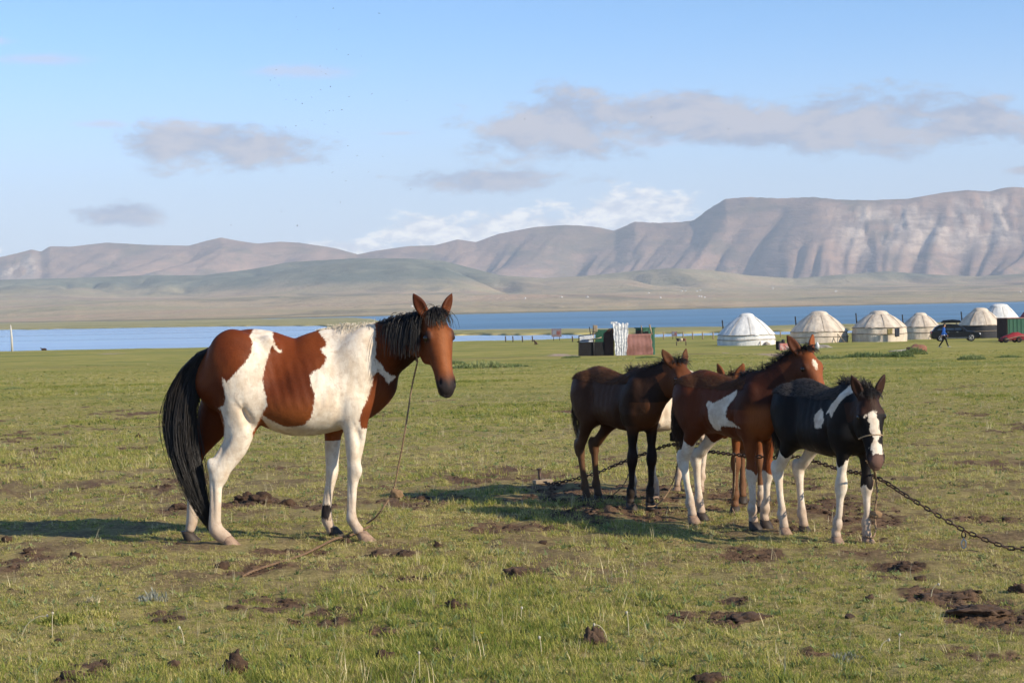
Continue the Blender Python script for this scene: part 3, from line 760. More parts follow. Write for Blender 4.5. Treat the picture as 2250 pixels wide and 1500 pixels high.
def build_head(B, fr, L, foal=False, ear=0.16, ear_out=0.45, ear_back=0.0, k=0.03):
    O, a, n_, l = fr; w = lambda t, f=0.0, s_=0.0: O + a * t * L + n_ * f * L + l * s_ * L
    fs = 1.10 if foal else 1.0      # foals: rounder brow, finer muzzle
    rows = [(0.00, .105, .10 * fs, .16), (.12, .150, .135 * fs, .22), (.30, .182 * fs, .150 * fs, .27), (.44, .160, .128 * fs, .26), (.58, .128, .110, .20), (.72, .112, .100, .150), (.85, .116, .100, .135), (.94, .108, .080, .120), (1.0, .075, .045, .085)]
    # tube runs along a; its side is l and its up is cross(a, l) = face normal
    B.tube([(w(t), hw * L, hu * L, hd * L) for t, hw, hu, hd in rows], k=k, side=-l if np.dot(np.cross(a, l), n_) < 0 else l, kin=0.02 * L, taper=-0.0)
    for s_ in (-1, 1):
        B.ell(w(.36, -.17, s_ * .115), (.21 * L, .052 * L, .15 * L), .03, (a, l, n_))          # jowl
        B.ell(w(.285, .085, s_ * .145), (.075 * L, .040 * L, .040 * L), .02, (a, l, n_))      # brow
        B.ell(w(.56, -.01, s_ * .105), (.18 * L, .016 * L, .02 * L), .025, (a, l, n_))        # facial crest
        B.ell(w(.885, .030, s_ * .088), (.070 * L, .036 * L, .045 * L), .015, (a + .3 * n_, l, n_)) # nostril wing
        B.ell(w(.880, .062, s_ * .105), (.050 * L, .026 * L, .030 * L), .008, (a + .45 * n_, l, n_), sub=True)
    B.ell(w(.97, -.085), (.05 * L, .07 * L, .05 * L), .02, (a, l, n_))                       # lower lip, chin
    # ears: cupped leaves on the poll
    tips = []
    for s_ in (-1, 1):
        b0 = w(.015, .03, s_ * .115); d = nrm(-a * 1.0 + l * s_ * ear_out + n_ * (0.25 - ear_back)); open_ = nrm(n_ * .8 + l * s_ * .55)
        open_ = nrm(open_ - d * (open_ @ d)); sd_ = nrm(np.cross(d, open_))
        E = ear
        nodes = [(b0 + d * E * t + sd_ * 0, r1 * E, r2 * E, r3 * E, sd_) for t, r1, r2, r3 in ((-.15, .16, .14, .14), (.1, .21, .16, .16), (.35, .25, .14, .15), (.6, .225, .10, .12), (.82, .135, .06, .08), (1.0, .03, .025, .03))]
        B.tube(nodes, k=.012, kin=.006)
        B.tube([(b0 + d * E * t + open_ * E * .16, r * E, .10 * E, .15 * E, sd_) for t, r in ((.12, .09), (.35, .17), (.6, .15), (.8, .07))], k=.006, kin=.004, sub=True)
        tips.append((b0, d, open_))
    return w, tips
def leg_front(B, top, hf, s, lat, ang=0.0, knee_x=0.0, k=.035):
    """top: elbow/shoulder xy; hf: hoof centre (x, y); s: dict of heights"""
    def X(z):
        t = 1 - z / s['elbow']; return top[0] + (hf[0] - top[0]) * t, top[1] + (hf[1] - top[1]) * t
    c = s['g']; N = []
    zs = [('elbow', 1.12, .076, .080, .092), ('elbow', .98, .057, .067, .070), ('elbow', .82, .043, .052, .054), ('knee', 1.22, .036, .042, .042), ('knee', 1.06, .049, .058, .044), ('knee', .94, .048, .055, .048), ('knee', .78, .030, .031, .037),
          ('knee', .50, .026, .026, .033), ('fet', 1.30, .028, .029, .036), ('fet', 1.0, .040, .039, .050), ('fet', .80, .033, .034, .038)]
    for nm, fz, hw, hu, hd in zs:
        z = s[nm] * fz; x, y = X(z); bend = knee_x * math.exp(-((z - s['knee']) / (.35 * s['knee'])) ** 2)
        N.append(((x + bend - .010 * (nm == 'fet'), y, z), hw * c * s.get('gk', 1), hu * c * s.get('gk', 1), hd * c * s.get('gk', 1)))
    x, y = hf
    fd = np.array([math.cos(ang), math.sin(ang), 0])
    zc = .075 * c
    N.append((np.array([x, y, 0]) - fd * .022 * c + (0, 0, zc + .03 * c), .034 * c, .036 * c, .036 * c))
    N.append((np.array([x, y, 0]) - fd * .012 * c + (0, 0, zc - .012 * c), .039 * c, .042 * c, .036 * c))
    B.tube(N, k=k, side=lat, kin=.015)
    return np.array([x, y, 0.0])
def leg_hind(B, hip, stifle, hock, hf, s, lat, ang=0.0, k=.05):
    c = s['g']; hip, stifle, hock = map(np.array, (hip, stifle, hock)); x, y = hf
    fd = np.array([math.cos(ang), math.sin(ang), 0])
    fet = np.array([x, y, 0]) - fd * .040 * c + (0, 0, s['fet'])
    m1 = stifle * .5 + hock * .5 + np.array([.0 * c, 0, 0.0]); can = hock * .45 + fet * .55
    B.tube([(hip, .12 * c, .15 * c, .15 * c), (hip * .45 + stifle * .55, .11 * c, .15 * c, .16 * c), (stifle, .082 * c, .095 * c, .12 * c), (stifle * .75 + hock * .25, .063 * c, .076 * c, .085 * c), (m1, .047 * c, .057 * c, .059 * c),
            (stifle * .22 + hock * .78, .043 * c, .050 * c, .052 * c), (hock + (0, 0, .02 * c), .048 * c, .056 * c, .060 * c), (hock - (0, 0, .045 * c), .043 * c, .050 * c, .052 * c), (hock * .8 + fet * .2, .034 * c, .040 * c, .040 * c), (can, .027 * c, .029 * c, .034 * c),
            (fet + (0, 0, .05 * c), .031 * c, .034 * c, .039 * c), (fet, .041 * c, .040 * c, .052 * c), (fet * .55 + np.array([x, y, .07 * c]) * .45, .034 * c, .036 * c, .038 * c), (np.array([x, y, 0]) - fd * .012 * c + (0, 0, .063 * c), .039 * c, .042 * c, .037 * c)], k=k, side=lat, kin=.018)
    B.ell(hock + np.array([-.045 * c, 0, .045 * c]), (.028 * c, .024 * c, .045 * c), .03)       # point of hock
    return np.array([x, y, 0.0])
def eyes(parent, w, L, foal=False, fr=None):
    O, a, n_, l = fr
    for s_ in (-1, 1):
        p = w(.315, .045, s_ * (.168 if not foal else .175)); mb = MB(); R = .042 * L
        prof = [(R * math.sin(t), -R * math.cos(t)) for t in np.linspace(0.02, math.pi - .02, 9)]
        mb.lathe(prof, 14, p); mb.build('eye', EYE, parent, smooth=True)
def finish(B, name, root, colorfn, smooth_it=2, ribs=(-.12, .22, .62, 1.0, .0010)):
    V, F = B.skin(smooth_it); o = mesh_np('body', V, F, COAT, root)
    g = B.grad(V); col, wh = colorfn(V, g)
    # ribs, veins and the loose play of muscle under the skin
    x, y, z = V.T; lo, hi, zl, zh, am = ribs
    rib = am * np.sin((x + .25 * (z - zl)) * 2 * math.pi / .062) * sstep(x, lo, lo + .12) * (1 - sstep(x, hi - .12, hi)) * sstep(z, zl, zl + .12) * (1 - sstep(z, zh - .14, zh))
    mus = (fbm(x * 7 + 3, z * 5 + y * 4, 3, 95) - .5) * .012 * sstep(z, .3, .5)
    o.data.vertices.foreach_set('co', (V + g * (rib * sstep(np.abs(g[:, 1]), .4, .8) + mus)[:, None]).astype(np.float32).ravel()); o.data.update()
    set_attr(o, 'coat', col); set_attr(o, 'white', np.clip(wh, -.2, .2)); return o
def lerp3(a, b, t): return np.asarray(a)[None, :] * (1 - t[:, None]) + np.asarray(b)[None, :] * t[:, None]
# ================================================================== the mare
def build_mare():
    yaw = rad(5); org = on_ground(*(at(645, 1190, 12.05)[:2])); org[2] = 0
    root = empty('horse', org, yaw)
    tag(root, 'large adult bay and white pinto mare standing in profile with head turned to camera', 'horse', 'tethered horses')
    cy, sy = math.cos(yaw), math.sin(yaw); fw = np.array([cy, sy, 0]); lf = np.array([-sy, cy, 0])
    def loc(px, py, ly=0.0):
        r = ray(px, py); q = CAM - org; t = (ly - q @ lf) / (r @ lf); p = q + r * t
        return np.array([p @ fw, ly, p[2]])
    B = Body((-1.15, -0.95, -0.03), (1.25, 0.45, 1.75), 0.0095)
    # trunk
    T = []
    for x, t, b, w in ((470, 778, 868, .10), (484, 750, 892, .165), (505, 730, 908, .215), (535, 723, 918, .245), (568, 724, 925, .255), (600, 734, 938, .255), (640, 742, 954, .275), (670, 743, 957, .285), (700, 731, 953, .275), (730, 721, 946, .245),
                       (760, 716, 936, .215), (790, 717, 918, .19), (812, 724, 896, .165), (828, 748, 868, .12)):
        p, q = loc(x, t), loc(x, b); c = p * .42 + q * .58
        T.append((c, w, (p[2] - c[2]), (c[2] - q[2])))
    B.tube(T, k=.05, kin=.05, taper=0.22)
    # neck, bending towards the camera
    nk = []
    for (x, y, ly, w, hu, hd) in ((772, 790, -.02, .15, .20, .24), (815, 776, -.04, .125, .195, .215), (850, 765, -.09, .10, .185, .185), (885, 752, -.155, .085, .165, .155), (918, 738, -.215, .075, .13, .13), (945, 722, -.26, .07, .09, .11)):
        nk.append((loc(x, y, ly), w, hu, hd, (-.45 - .25 * (x > 860), .9, 0)))
    B.tube(nk, k=.07, kin=.03, taper=.3)
    # head: hangs nearly upright, face to the camera and a little to the right
    poll = loc(952, 692, -.29)
    fr = head_frame(poll, rad(-90 + 26) - yaw, rad(68)); L = .535
    w, tips = build_head(B, fr, L, ear=.168, ear_out=.55, k=.035)
    # shoulder and haunch muscle
    for s_ in (-1, 1):
        B.ell(loc(785, 800, s_ * .13), (.13, .09, .24), .06, ((1, 0, -.35), (0, 1, 0), (.35, 0, 1)))
        B.ell(loc(772, 895, s_ * .15), (.12, .085, .12), .05)
        B.ell(loc(808, 868, s_ * .085), (.06, .075, .09), .04)                                         # breast
        B.ell(loc(520, 800, s_ * .15), (.19, .12, .23), .06, ((1, 0, .2), (0, 1, 0), (-.2, 0, 1)))
        B.ell(loc(640, 890, s_ * .16), (.24, .13, .13), .06)
    for s_ in (-1, 1):
        B.ell(loc(592, 752, s_ * .15), (.05, .04, .04), .07)                                            # point of the hip
        B.ell(loc(606, 815, s_ * .30), (.05, .05, .13), .08, ((1, 0, .25), (0, 1, 0), (-.25, 0, 1)), sub=True)  # hollow flank
        B.ell(loc(748, 905, s_ * .30), (.022, .06, .12), .05, ((1, 0, -.15), (0, 1, 0), (.15, 0, 1)), sub=True) # behind the elbow
        B.ell(loc(738, 800, s_ * .33), (.03, .07, .20), .07, ((1, 0, -.3), (0, 1, 0), (.3, 0, 1)), sub=True)  # behind the shoulder blade
        B.ell(loc(500, 905, s_ * .24), (.045, .05, .16), .06, ((1, 0, .3), (0, 1, 0), (-.3, 0, 1)), sub=True)    # hamstring groove
    # legs
    S = dict(elbow=.80, knee=.47, fet=.155, g=1.0)
    yl = .155
    hooves = []
    def leg_px(pairs, ly, hw, k, last):
        N = []
        for (xf, yf, xb, yb), w_ in zip(pairs, hw):
            f, b = loc(xf, yf, ly), loc(xb, yb, ly); c = (f + b) / 2; r = abs(f[0] - b[0]) / 2
            N.append((c, w_, r, r))
        B.tube(N, k=k, kin=.014)
        hooves.append((loc(*last, ly), ly))
    leg_px([(812, 885, 752, 895), (809, 918, 750, 925), (805, 946, 755, 950), (799, 980, 759, 985), (793, 1010, 762, 1012), (793, 1030, 763, 1030), (790, 1048, 763, 1050), (785, 1072, 763, 1072), (783, 1100, 763, 1100), (782, 1122, 762, 1122), (785, 1138, 761, 1140), (790, 1149, 768, 1154), (799, 1160, 775, 1168)],
           -.15, (.085, .08, .072, .058, .047, .047, .045, .034, .031, .033, .041, .038, .041), .035, (800, 1186))
    leg_px([(765, 900, 712, 905), (760, 925, 710, 935), (752, 952, 712, 955), (747, 985, 714, 985), (744, 1015, 716, 1015), (744, 1035, 716, 1035), (738, 1056, 716, 1058), (732, 1080, 712, 1080), (729, 1105, 709, 1105), (729, 1125, 706, 1125), (731, 1140, 706, 1142), (734, 1152, 713, 1156), (738, 1163, 717, 1168)],
           .15, (.085, .08, .07, .056, .047, .047, .045, .034, .031, .033, .041, .038, .041), .035, (735, 1181))
    leg_px([(560, 800, 476, 800), (585, 850, 474, 850), (588, 888, 478, 888), (576, 912, 484, 918), (563, 945, 492, 940), (548, 980, 490, 968), (531, 1005, 478, 992), (510, 1030, 462, 1020), (500, 1050, 459, 1045), (489, 1068, 460, 1066), (487, 1095, 461, 1095), (486, 1125, 460, 1125), (486, 1145, 458, 1148), (491, 1161, 459, 1165), (502, 1170, 470, 1180), (511, 1178, 481, 1186)],
           -.16, (.10, .12, .115, .10, .085, .066, .052, .047, .046, .039, .034, .033, .036, .043, .040, .042), .06, (503, 1203))
    leg_px([(545, 800, 462, 800), (545, 850, 450, 850), (530, 890, 440, 890), (512, 918, 433, 918), (492, 946, 429, 946), (472, 970, 424, 970), (455, 992, 420, 988), (446, 1012, 416, 1008), (440, 1035, 414, 1035), (437, 1060, 413, 1060), (434, 1085, 412, 1085), (433, 1105, 411, 1105), (436, 1128, 410, 1128), (434, 1145, 409, 1148), (428, 1160, 407, 1164)],
           .16, (.10, .12, .11, .10, .08, .062, .05, .047, .044, .037, .033, .034, .042, .040, .041), .06, (416, 1183))
    # tendons, hock, knee
    B.ell(loc(769, 1092, -.187), (.007, .014, .11), .012, sub=True); B.ell(loc(716, 1092, .113), (.007, .014, .10), .012, sub=True)
    B.ell(loc(468, 1098, -.197), (.008, .015, .12), .014, sub=True)
    B.ell(loc(489, 985, -.215), (.014, .035, .085), .03, ((1, 0, -.55), (0, 1, 0), (.55, 0, 1)), sub=True)
    B.ell(loc(464, 1022, -.165), (.024, .022, .045), .03, ((1, 0, .25), (0, 1, 0), (-.25, 0, 1)))
    B.ell(loc(786, 1034, -.175), (.028, .026, .045), .025); B.ell(loc(790, 975, -.215), (.012, .03, .09), .04, ((1, 0, .15), (0, 1, 0), (-.15, 0, 1)), sub=True)
    B.ell(loc(548, 930, -.25), (.016, .04, .10), .05, ((1, 0, .45), (0, 1, 0), (-.45, 0, 1)), sub=True)
    hm = [HOOF_PALE, HOOF_DARK, HOOF_PALE, HOOF_DARK]
    for (p, ly), mt in zip(hooves, hm): hoof(root, (p[0], ly, -.012), (1, 0, 0), 1.0, mt)
    # ---- coat
    P2 = lambda pts: [tuple(loc(x, y, -.2)[[0, 2]]) for x, y in pts]
    W1 = P2([(563, 700), (595, 715), (597, 735), (600, 745), (598, 760), (590, 778), (584, 800), (578, 830), (580, 850), (585, 870), (588, 890), (578, 905), (572, 918), (556, 950), (560, 1230), (380, 1230), (380, 1100), (440, 1060), (452, 1000), (490, 960), (494, 935), (488, 905), (480, 896), (492, 890), (497, 870), (492, 840), (490, 828), (500, 838), (520, 818), (540, 795), (552, 775), (555, 750), (548, 738)])
    W1b = P2([(592, 735), (600, 745), (604, 757), (612, 766), (620, 773), (613, 775), (604, 768), (597, 757)])
    W2 = P2([(705, 690), (820, 690), (824, 720), (826, 770), (823, 790), (826, 800), (829, 815), (820, 828), (816, 850), (806, 880), (796, 900), (790, 925), (794, 940), (830, 945), (840, 1230), (690, 1230), (700, 975), (640, 970), (590, 945), (577, 920), (578, 912), (600, 925), (625, 936), (650, 936), (670, 930), (684, 915), (690, 890), (692, 865), (684, 845), (681, 825), (690, 815), (705, 808), (716, 795), (717, 785), (708, 775), (704, 765), (716, 760), (717, 750), (708, 740), (700, 730)])
    W3 = P2([(821, 782), (828, 790), (838, 800), (845, 815), (860, 825), (872, 828), (855, 845), (846, 832), (835, 820), (825, 806)])
    hl = np.array([p for p, _ in hooves])
    ax_a, ax_n, ax_l, O = fr[1], fr[2], fr[3], fr[0]
    def color(V, g):
        x, y, z = V.T
        wh = np.maximum.reduce([poly_sd(W1, x, z), poly_sd(W1b, x, z), poly_sd(W2, x, z)])
        far = y > .02                                    # the far side is darker: brown thigh, brown forearm
        thigh = far & (x < -.2) & (z > .42); wh = np.where(thigh, -.1, wh)
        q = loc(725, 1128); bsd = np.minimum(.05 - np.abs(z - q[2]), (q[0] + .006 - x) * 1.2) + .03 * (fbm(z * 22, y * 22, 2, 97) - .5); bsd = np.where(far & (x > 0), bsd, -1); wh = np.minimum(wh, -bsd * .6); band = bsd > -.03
        q = loc(735, 958); wh = np.where(far & (x > 0) & (z > q[2] - .04) & (z < q[2] + .2), -.05, wh)
        wh = np.maximum(wh, np.where(y < .1, poly_sd(W3, x, z), -1))
        hd = V - O; ta = hd @ ax_a / L; tn = hd @ ax_n / L; tl = hd @ ax_l / L
        ishead = (ta > -.35) & (np.linalg.norm(hd - np.outer(hd @ ax_a, ax_a), axis=1) < .24) & (y < -.10) & (ta < 1.15)
        wh = np.where(ishead | (x > loc(880, 760, -.25)[0]), -.2, wh)
        bay = np.array((0.155, 0.034, 0.008)); deep = np.array((0.062, 0.014, 0.006)); face = np.array((0.205, 0.060, 0.017)); blk = np.array((0.010, 0.008, 0.008))
        t = sstep(fbm(x * 2.2 + 3, z * 2.2, 3, 61), .4, .65) * .5
        c = lerp3(bay, deep, t)
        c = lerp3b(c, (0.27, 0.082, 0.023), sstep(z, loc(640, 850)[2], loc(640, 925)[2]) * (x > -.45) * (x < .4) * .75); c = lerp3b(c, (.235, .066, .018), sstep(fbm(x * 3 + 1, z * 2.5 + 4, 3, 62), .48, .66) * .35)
        nkm = sstep(x, loc(835, 760)[0], loc(885, 760)[0]) * (~ishead); c = lerp3b(c, deep * .28, nkm * .92)  # neck darkened towards the head, the head's shadow painted into the coat
        c = np.where(ishead[:, None], face[None, :], c)
        c = lerp3b(c, (.29, .095, .030), ishead * sstep(np.abs(tl - .02), .085, .03) * sstep(ta, .2, .35) * sstep(ta, .85, .7) * .7)
        cheek = sstep(tl, -.02, -.16) * ishead * 0.55; c = lerp3b(c, deep * 1.3, cheek)  # shaded right side of the face, painted as a darker coat
        muz = sstep(ta, .72, .92) * ishead * (.45 + .55 * sstep(np.abs(tl) + .6 * (ta - .8), .0, .12)); c = lerp3b(c, blk * 2.4, muz)
        ears = sstep(ta, .0, -.10) * ishead; c = lerp3b(c, deep * .8, ears * .8)
        for s_ in (-1, 1):
            dn = np.linalg.norm(V - w(.885, .06, s_ * .115), axis=1); c = lerp3b(c, blk * .6, sstep(dn, .026, .014))
        sock = sstep(np.abs(tl) * 1.0, .12, .15) * sstep(np.abs(ta - .31), .09, .04) * ishead * sstep(tn, -.04, .02); c = lerp3b(c, blk * 2, sock * .8)
        c = np.where(band[:, None], blk[None] * 2, c)  # shadow on the far foreleg, painted as a near-black band
        return c, wh
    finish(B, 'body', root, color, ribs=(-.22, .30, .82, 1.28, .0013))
    eyes(root, w, L, fr=fr)
    # ---- mane, forelock, tail
    def crest(t):
        pts = [loc(x, y, ly) for x, y, ly in ((700, 733, 0), (735, 719, -.01), (775, 716, -.03), (820, 716, -.05), (850, 706, -.10), (880, 697, -.16), (912, 690, -.22), (940, 686, -.27))]
        u = np.clip(t, 0, 1) * (len(pts) - 1); i = np.minimum(u.astype(int), len(pts) - 2); f = (u - i)[:, None]; a = np.array(pts); return a[i] * (1 - f) + a[i + 1] * f
    nb = 1300; t = RNG.uniform(.44, 1, nb); st = crest(t) + RNG.normal(0, .010, (nb, 3))
    side = np.where(RNG.random(nb) < .9, -1, 1)[:, None]
    dr = np.array([[-.05, .0, .22]]) + side * np.array([[.45, .85, 0]])
    strands('mane', comb(B, st, dr, RNG.uniform(.10, .30, nb) * (.30 + .85 * sstep(t, .48, .75)), 9, 1.7, .005, .18, .06), RNG.uniform(.0012, .0032, nb), HAIR_BLACK, root)
    nc = 620; t = RNG.uniform(.0, .46, nc); st = crest(t) + RNG.normal(0, .010, (nc, 3)); side = np.where(RNG.random(nc) < .6, -1, 1)[:, None]
    dr = np.array([[-.25, 0, .55]]) + side * np.array([[0, .8, 0]]) + RNG.normal(0, .28, (nc, 3))
    ln = RNG.uniform(.03, .105, nc) * (.3 + 1.0 * sstep(t, .08, .3) )
    strands('mane', comb(B, st, dr, ln, 6, 1.2, .004, .22, .07), RNG.uniform(.0010, .0024, nc), HAIR_CREAM, root)['label'] = 'short cream mane over the withers'
    nf = 330; bpos = w(-.02, .05) + RNG.normal(0, .5, (nf, 1)) * fr[3] * .045 + RNG.normal(0, .008, (nf, 3))
    dr = fr[2][None, :] * 1.0 - fr[1] * .35 + RNG.normal(0, .32, (nf, 1)) * fr[3]
    strands('forelock', comb(B, bpos, dr, RNG.uniform(.07, .19, nf), 8, 1.3, .006, .22, .085), RNG.uniform(.0012, .003, nf), HAIR_BLACK, root)
    tail_px = np.array([(470, 766), (446, 780), (421, 820), (404, 870), (396, 930), (402, 990), (418, 1045), (436, 1095), (455, 1140), (474, 1172)], float)
    ctr = np.array([loc(x, y, 0.0 - .10 * sstep(i, 2, 8)) for i, (x, y) in enumerate(tail_px)])
    rx = np.array([.033, .062, .088, .104, .110, .104, .088, .066, .044, .026]); nt_ = 1500
    a = RNG.uniform(0, 6.283, nt_); rr = np.sqrt(RNG.random(nt_)); ends = np.clip(RNG.normal(.86, .13, nt_), .4, 1.0)
    tt = np.linspace(0, 1, 14)[None, :] * ends[:, None] * (len(ctr) - 1); i = np.minimum(tt.astype(int), len(ctr) - 2); f = (tt - i)
    pts = ctr[i] * (1 - f)[..., None] + ctr[i + 1] * f[..., None]; R = rx[i] * (1 - f) + rx[i + 1] * f
    wob = 1 + .12 * np.sin(tt * 1.4 + a[:, None] * 3) + np.where(RNG.random(nt_) < .04, .3, 0)[:, None] * sstep(tt, 1, 6)
    pts[..., 0] += R * (rr * np.cos(a))[:, None] * wob; pts[..., 1] += R * .72 * (rr * np.sin(a))[:, None] * wob
    pts[:, :, 2] += RNG.normal(0, .004, pts.shape[:2]); pts[:, :, :2] += np.cumsum(RNG.normal(0, .0022, pts.shape[:2] + (2,)), 1)
    strands('tail', pts, RNG.uniform(.0014, .0032, nt_), HAIR_BLACK, root, tip=.25)
    return root, loc, B
def lerp3b(c, b, t): return c * (1 - t[:, None]) + np.asarray(b)[None, :] * t[:, None]
MARE, mare_loc, MARE_B = build_mare()
# ================================================================== the foals
def build_foal(label, root_xy, heading, c, poll, head_yaw, head_pitch, hooves, color, hoof_mats, mane=HAIR_BLACK, fuzz=None, tail=HAIR_BLACK, head_roll=0.0, L=None, ear=None, mane_len=1.0, belly=0.0, slim=1.0):
    yaw = rad(heading); org = np.array([root_xy[0], root_xy[1], 0.0])
    root = empty('horse', org, yaw); tag(root, label, 'horse', 'tethered horses')
    fw = np.array([math.cos(yaw), math.sin(yaw), 0]); lf = np.array([-math.sin(yaw), math.cos(yaw), 0])
    def tol(p): q = np.asarray(p, float) - org; return np.array([q @ fw, q @ lf, q[2]])
    def locpx(px, py, ly): 
        r = ray(px, py); q = CAM - org; t = (ly - q @ lf) / (r @ lf); p = q + r * t
        return np.array([p @ fw, ly, p[2]])
    B = Body((-.75, -.50, -.03), (1.15, .50, 1.55), 0.0088)
    T = [(-.45, .89, .68, .065), (-.415, .965, .64, .115), (-.35, 1.025, .60, .150), (-.25, 1.05, .575, .170), (-.13, 1.03, .565, .172), (-.01, 1.00, .55, .178), (.11, .99, .545, .180), (.22, 1.01, .55, .170), (.31, 1.035, .565, .150), (.385, 1.02, .60, .128), (.44, .965, .66, .10)]
    T = [(x, t, b + belly * math.exp(-((x + .02) / .26) ** 2), w * slim) for x, t, b, w in T]
    B.tube([(np.array((x, 0, t * .42 + b * .58)) * c, w * c, (t - b) * .58 * c, (t - b) * .42 * c) for x, t, b, w in T], k=.04, taper=.2)
    poll = np.array(poll, float)
    base = np.array((.30, 0, .86)) * c; m1 = base * .62 + poll * .38 + np.array((.05, 0, -.015)) * c; m2 = base * .28 + poll * .72 + np.array((.035, 0, -.01)) * c; m3 = base * .05 + poll * .95 + np.array((.0, 0, -.035)) * c
    nside = lambda t: nrm((-math.sin(t), math.cos(t), 0)); na = math.atan2(poll[1], poll[0] - base[0])
    neck = [(base, .105 * c, .15 * c, .19 * c, nside(na * .3)), (m1, .082 * c, .135 * c, .155 * c, nside(na)), (m2, .065 * c, .105 * c, .115 * c, nside(na)), (m3, .058 * c, .075 * c, .085 * c, nside(na))]
    B.tube(neck, k=.06, taper=.25)
    L = L or .42 * c; fr = head_frame(poll, rad(head_yaw) - yaw, rad(head_pitch), rad(head_roll))
    w, tips = build_head(B, fr, L, foal=True, ear=ear or .150 * c, ear_out=.45, k=.03)
    for s_ in (-1, 1):
        B.ell(np.array((.325, s_ * .085, .80)) * c, (.085 * c, .06 * c, .17 * c), .05, ((1, 0, -.35), (0, 1, 0), (.35, 0, 1)))
        B.ell(np.array((.385, s_ * .060, .715)) * c, (.055 * c, .055 * c, .075 * c), .035)
        B.ell(np.array((-.32, s_ * .095, .84)) * c, (.13 * c, .08 * c, .17 * c), .05, ((1, 0, .2), (0, 1, 0), (-.2, 0, 1)))
        B.ell(np.array((-.155, s_ * .20 * slim, .80)) * c, (.035 * c, .035 * c, .10 * c), .06, sub=True)
        B.ell(np.array((.235, s_ * .20 * slim, .66)) * c, (.018 * c, .05 * c, .10 * c), .04, sub=True)
    S = dict(elbow=.63 * c, knee=.375 * c, fet=.128 * c, g=.80 * c)
    feet = []
    for i, (s_, (hx, hy)) in enumerate(zip((-1, 1, -1, 1), hooves)):          # front right, front left, hind right, hind left
        if i < 2: p = leg_front(B, (.335 * c, s_ * .085 * c), (hx, hy), S, (0, 1, 0))
        else:
            hk = np.array((hx - .075 * c, hy * .75 + s_ * .10 * c * .25, .42 * c)); hk[0] = .7 * hk[0] + .3 * (-.42 * c)
            p = leg_hind(B, (-.30 * c, s_ * .09 * c, .84 * c), (-.215 * c, s_ * .115 * c, .655 * c), hk, (hx, hy), dict(fet=.128 * c, g=.80 * c), (0, 1, 0))
        feet.append(p)
    for p, hm in zip(feet, hoof_mats): hoof(root, (p[0], p[1], -.012), (1, 0, 0), .82 * c, hm)
    def colf(V, g):
        O, a, n_, l = fr; hd = V - O; ta = hd @ a / L; tn = hd @ n_ / L; tl = hd @ l / L
        rad_ = np.sqrt(tn ** 2 + tl ** 2)
        ish = (ta > -.45) & (ta < 1.2) & (rad_ < .42) & ((ta > .02) | (tn > -.12)) & (V[:, 0] > .30 * c)
        return color(V, g, ish, ta, tn, tl, locpx)
    finish(B, 'body', root, colf); eyes(root, w, L, True, fr)
    # mane: short and bristly along the crest
    P = np.array([n[0] for n in neck]); Tn = np.gradient(P, axis=0); U = np.array([nrm(np.cross(nrm(Tn[i]), neck[i][4])) for i in range(4)]); cr = P + U * np.array([n[2] for n in neck])[:, None] * .97
    cr = np.concatenate([[np.array((.20 * c, 0, 1.01 * c))], cr, [w(.0, .06)]]); U = np.concatenate([U[:1], U, [fr[2]]])
    n = 420; t = RNG.uniform(0, 1, n) * (len(cr) - 1.001); i = t.astype(int); f = (t - i)[:, None]
    st = cr[i] * (1 - f) + cr[i + 1] * f + RNG.normal(0, .010, (n, 3)); sd_ = B.sample(st); st = st - B.grad(st) * sd_[:, None]
    dr = U[i] + RNG.normal(0, .45, (n, 3))
    strands('mane', comb(B, st, dr, RNG.uniform(.03, .075, n) * mane_len, 5, .5, .003, .2, .06), RNG.uniform(.0016, .0034, n), mane, root)
    n = 110; bp = w(-.03, .07) + RNG.normal(0, .5, (n, 1)) * l_of(fr) * .05 + RNG.normal(0, .006, (n, 3))
    strands('forelock', comb(B, bp, fr[2][None] - fr[1] * .4 + RNG.normal(0, .4, (n, 1)) * l_of(fr), RNG.uniform(.04, .10, n), 6, .9, .005, .25, .08), RNG.uniform(.0016, .003, n), mane, root)
    # tail: a short brush
    n = 520; a_ = RNG.uniform(0, 6.283, n); rr = np.sqrt(RNG.random(n)); ctr = np.array([(-.445, 0, .915), (-.50, 0, .88), (-.535, 0, .78), (-.535, 0, .66), (-.52, 0, .54), (-.505, 0, .44)]) * c
    rx = np.array([.025, .04, .055, .062, .055, .03]) * c; en = np.clip(RNG.normal(.8, .16, n), .35, 1)
    tt = np.linspace(0, 1, 9)[None] * en[:, None] * 5; i = np.minimum(tt.astype(int), 4); f = tt - i
    pts = ctr[i] * (1 - f)[..., None] + ctr[i + 1] * f[..., None]; R = rx[i] * (1 - f) + rx[i + 1] * f
    pts[..., 0] += R * (rr * np.cos(a_))[:, None]; pts[..., 1] += R * (rr * np.sin(a_))[:, None]; pts += np.cumsum(RNG.normal(0, .003, pts.shape), 1)
    strands('tail', pts, RNG.uniform(.0014, .003, n), tail, root, .25)
    # shaggy foal coat along the back and croup
    if fuzz is not None:
        n = 9000; x = RNG.uniform(-.46, .30, n) * c; y = RNG.uniform(-.20, .20, n) * c; st = np.stack([x, y, np.full(n, .98 * c)], 1)
        for _ in range(8): st = st - B.grad(st) * B.sample(st)[:, None]
        g = B.grad(st); ok = (RNG.random(n) < sstep(g[:, 2], .1, .75)) & (np.abs(B.sample(st)) < .01) & (st[:, 0] < .32 * c); st = st[ok]; g = g[ok]; n = len(st)
        strands('coat_fuzz', comb(B, st, g * .30 + np.array([[-1.0, 0, .05]]) + RNG.normal(0, .22, (n, 3)), RNG.uniform(.012, .030, n), 3, .3, .002, .15), RNG.uniform(.0008, .0014, n), fuzz, root, .3)
    return root, B, w, fr, tol, feet
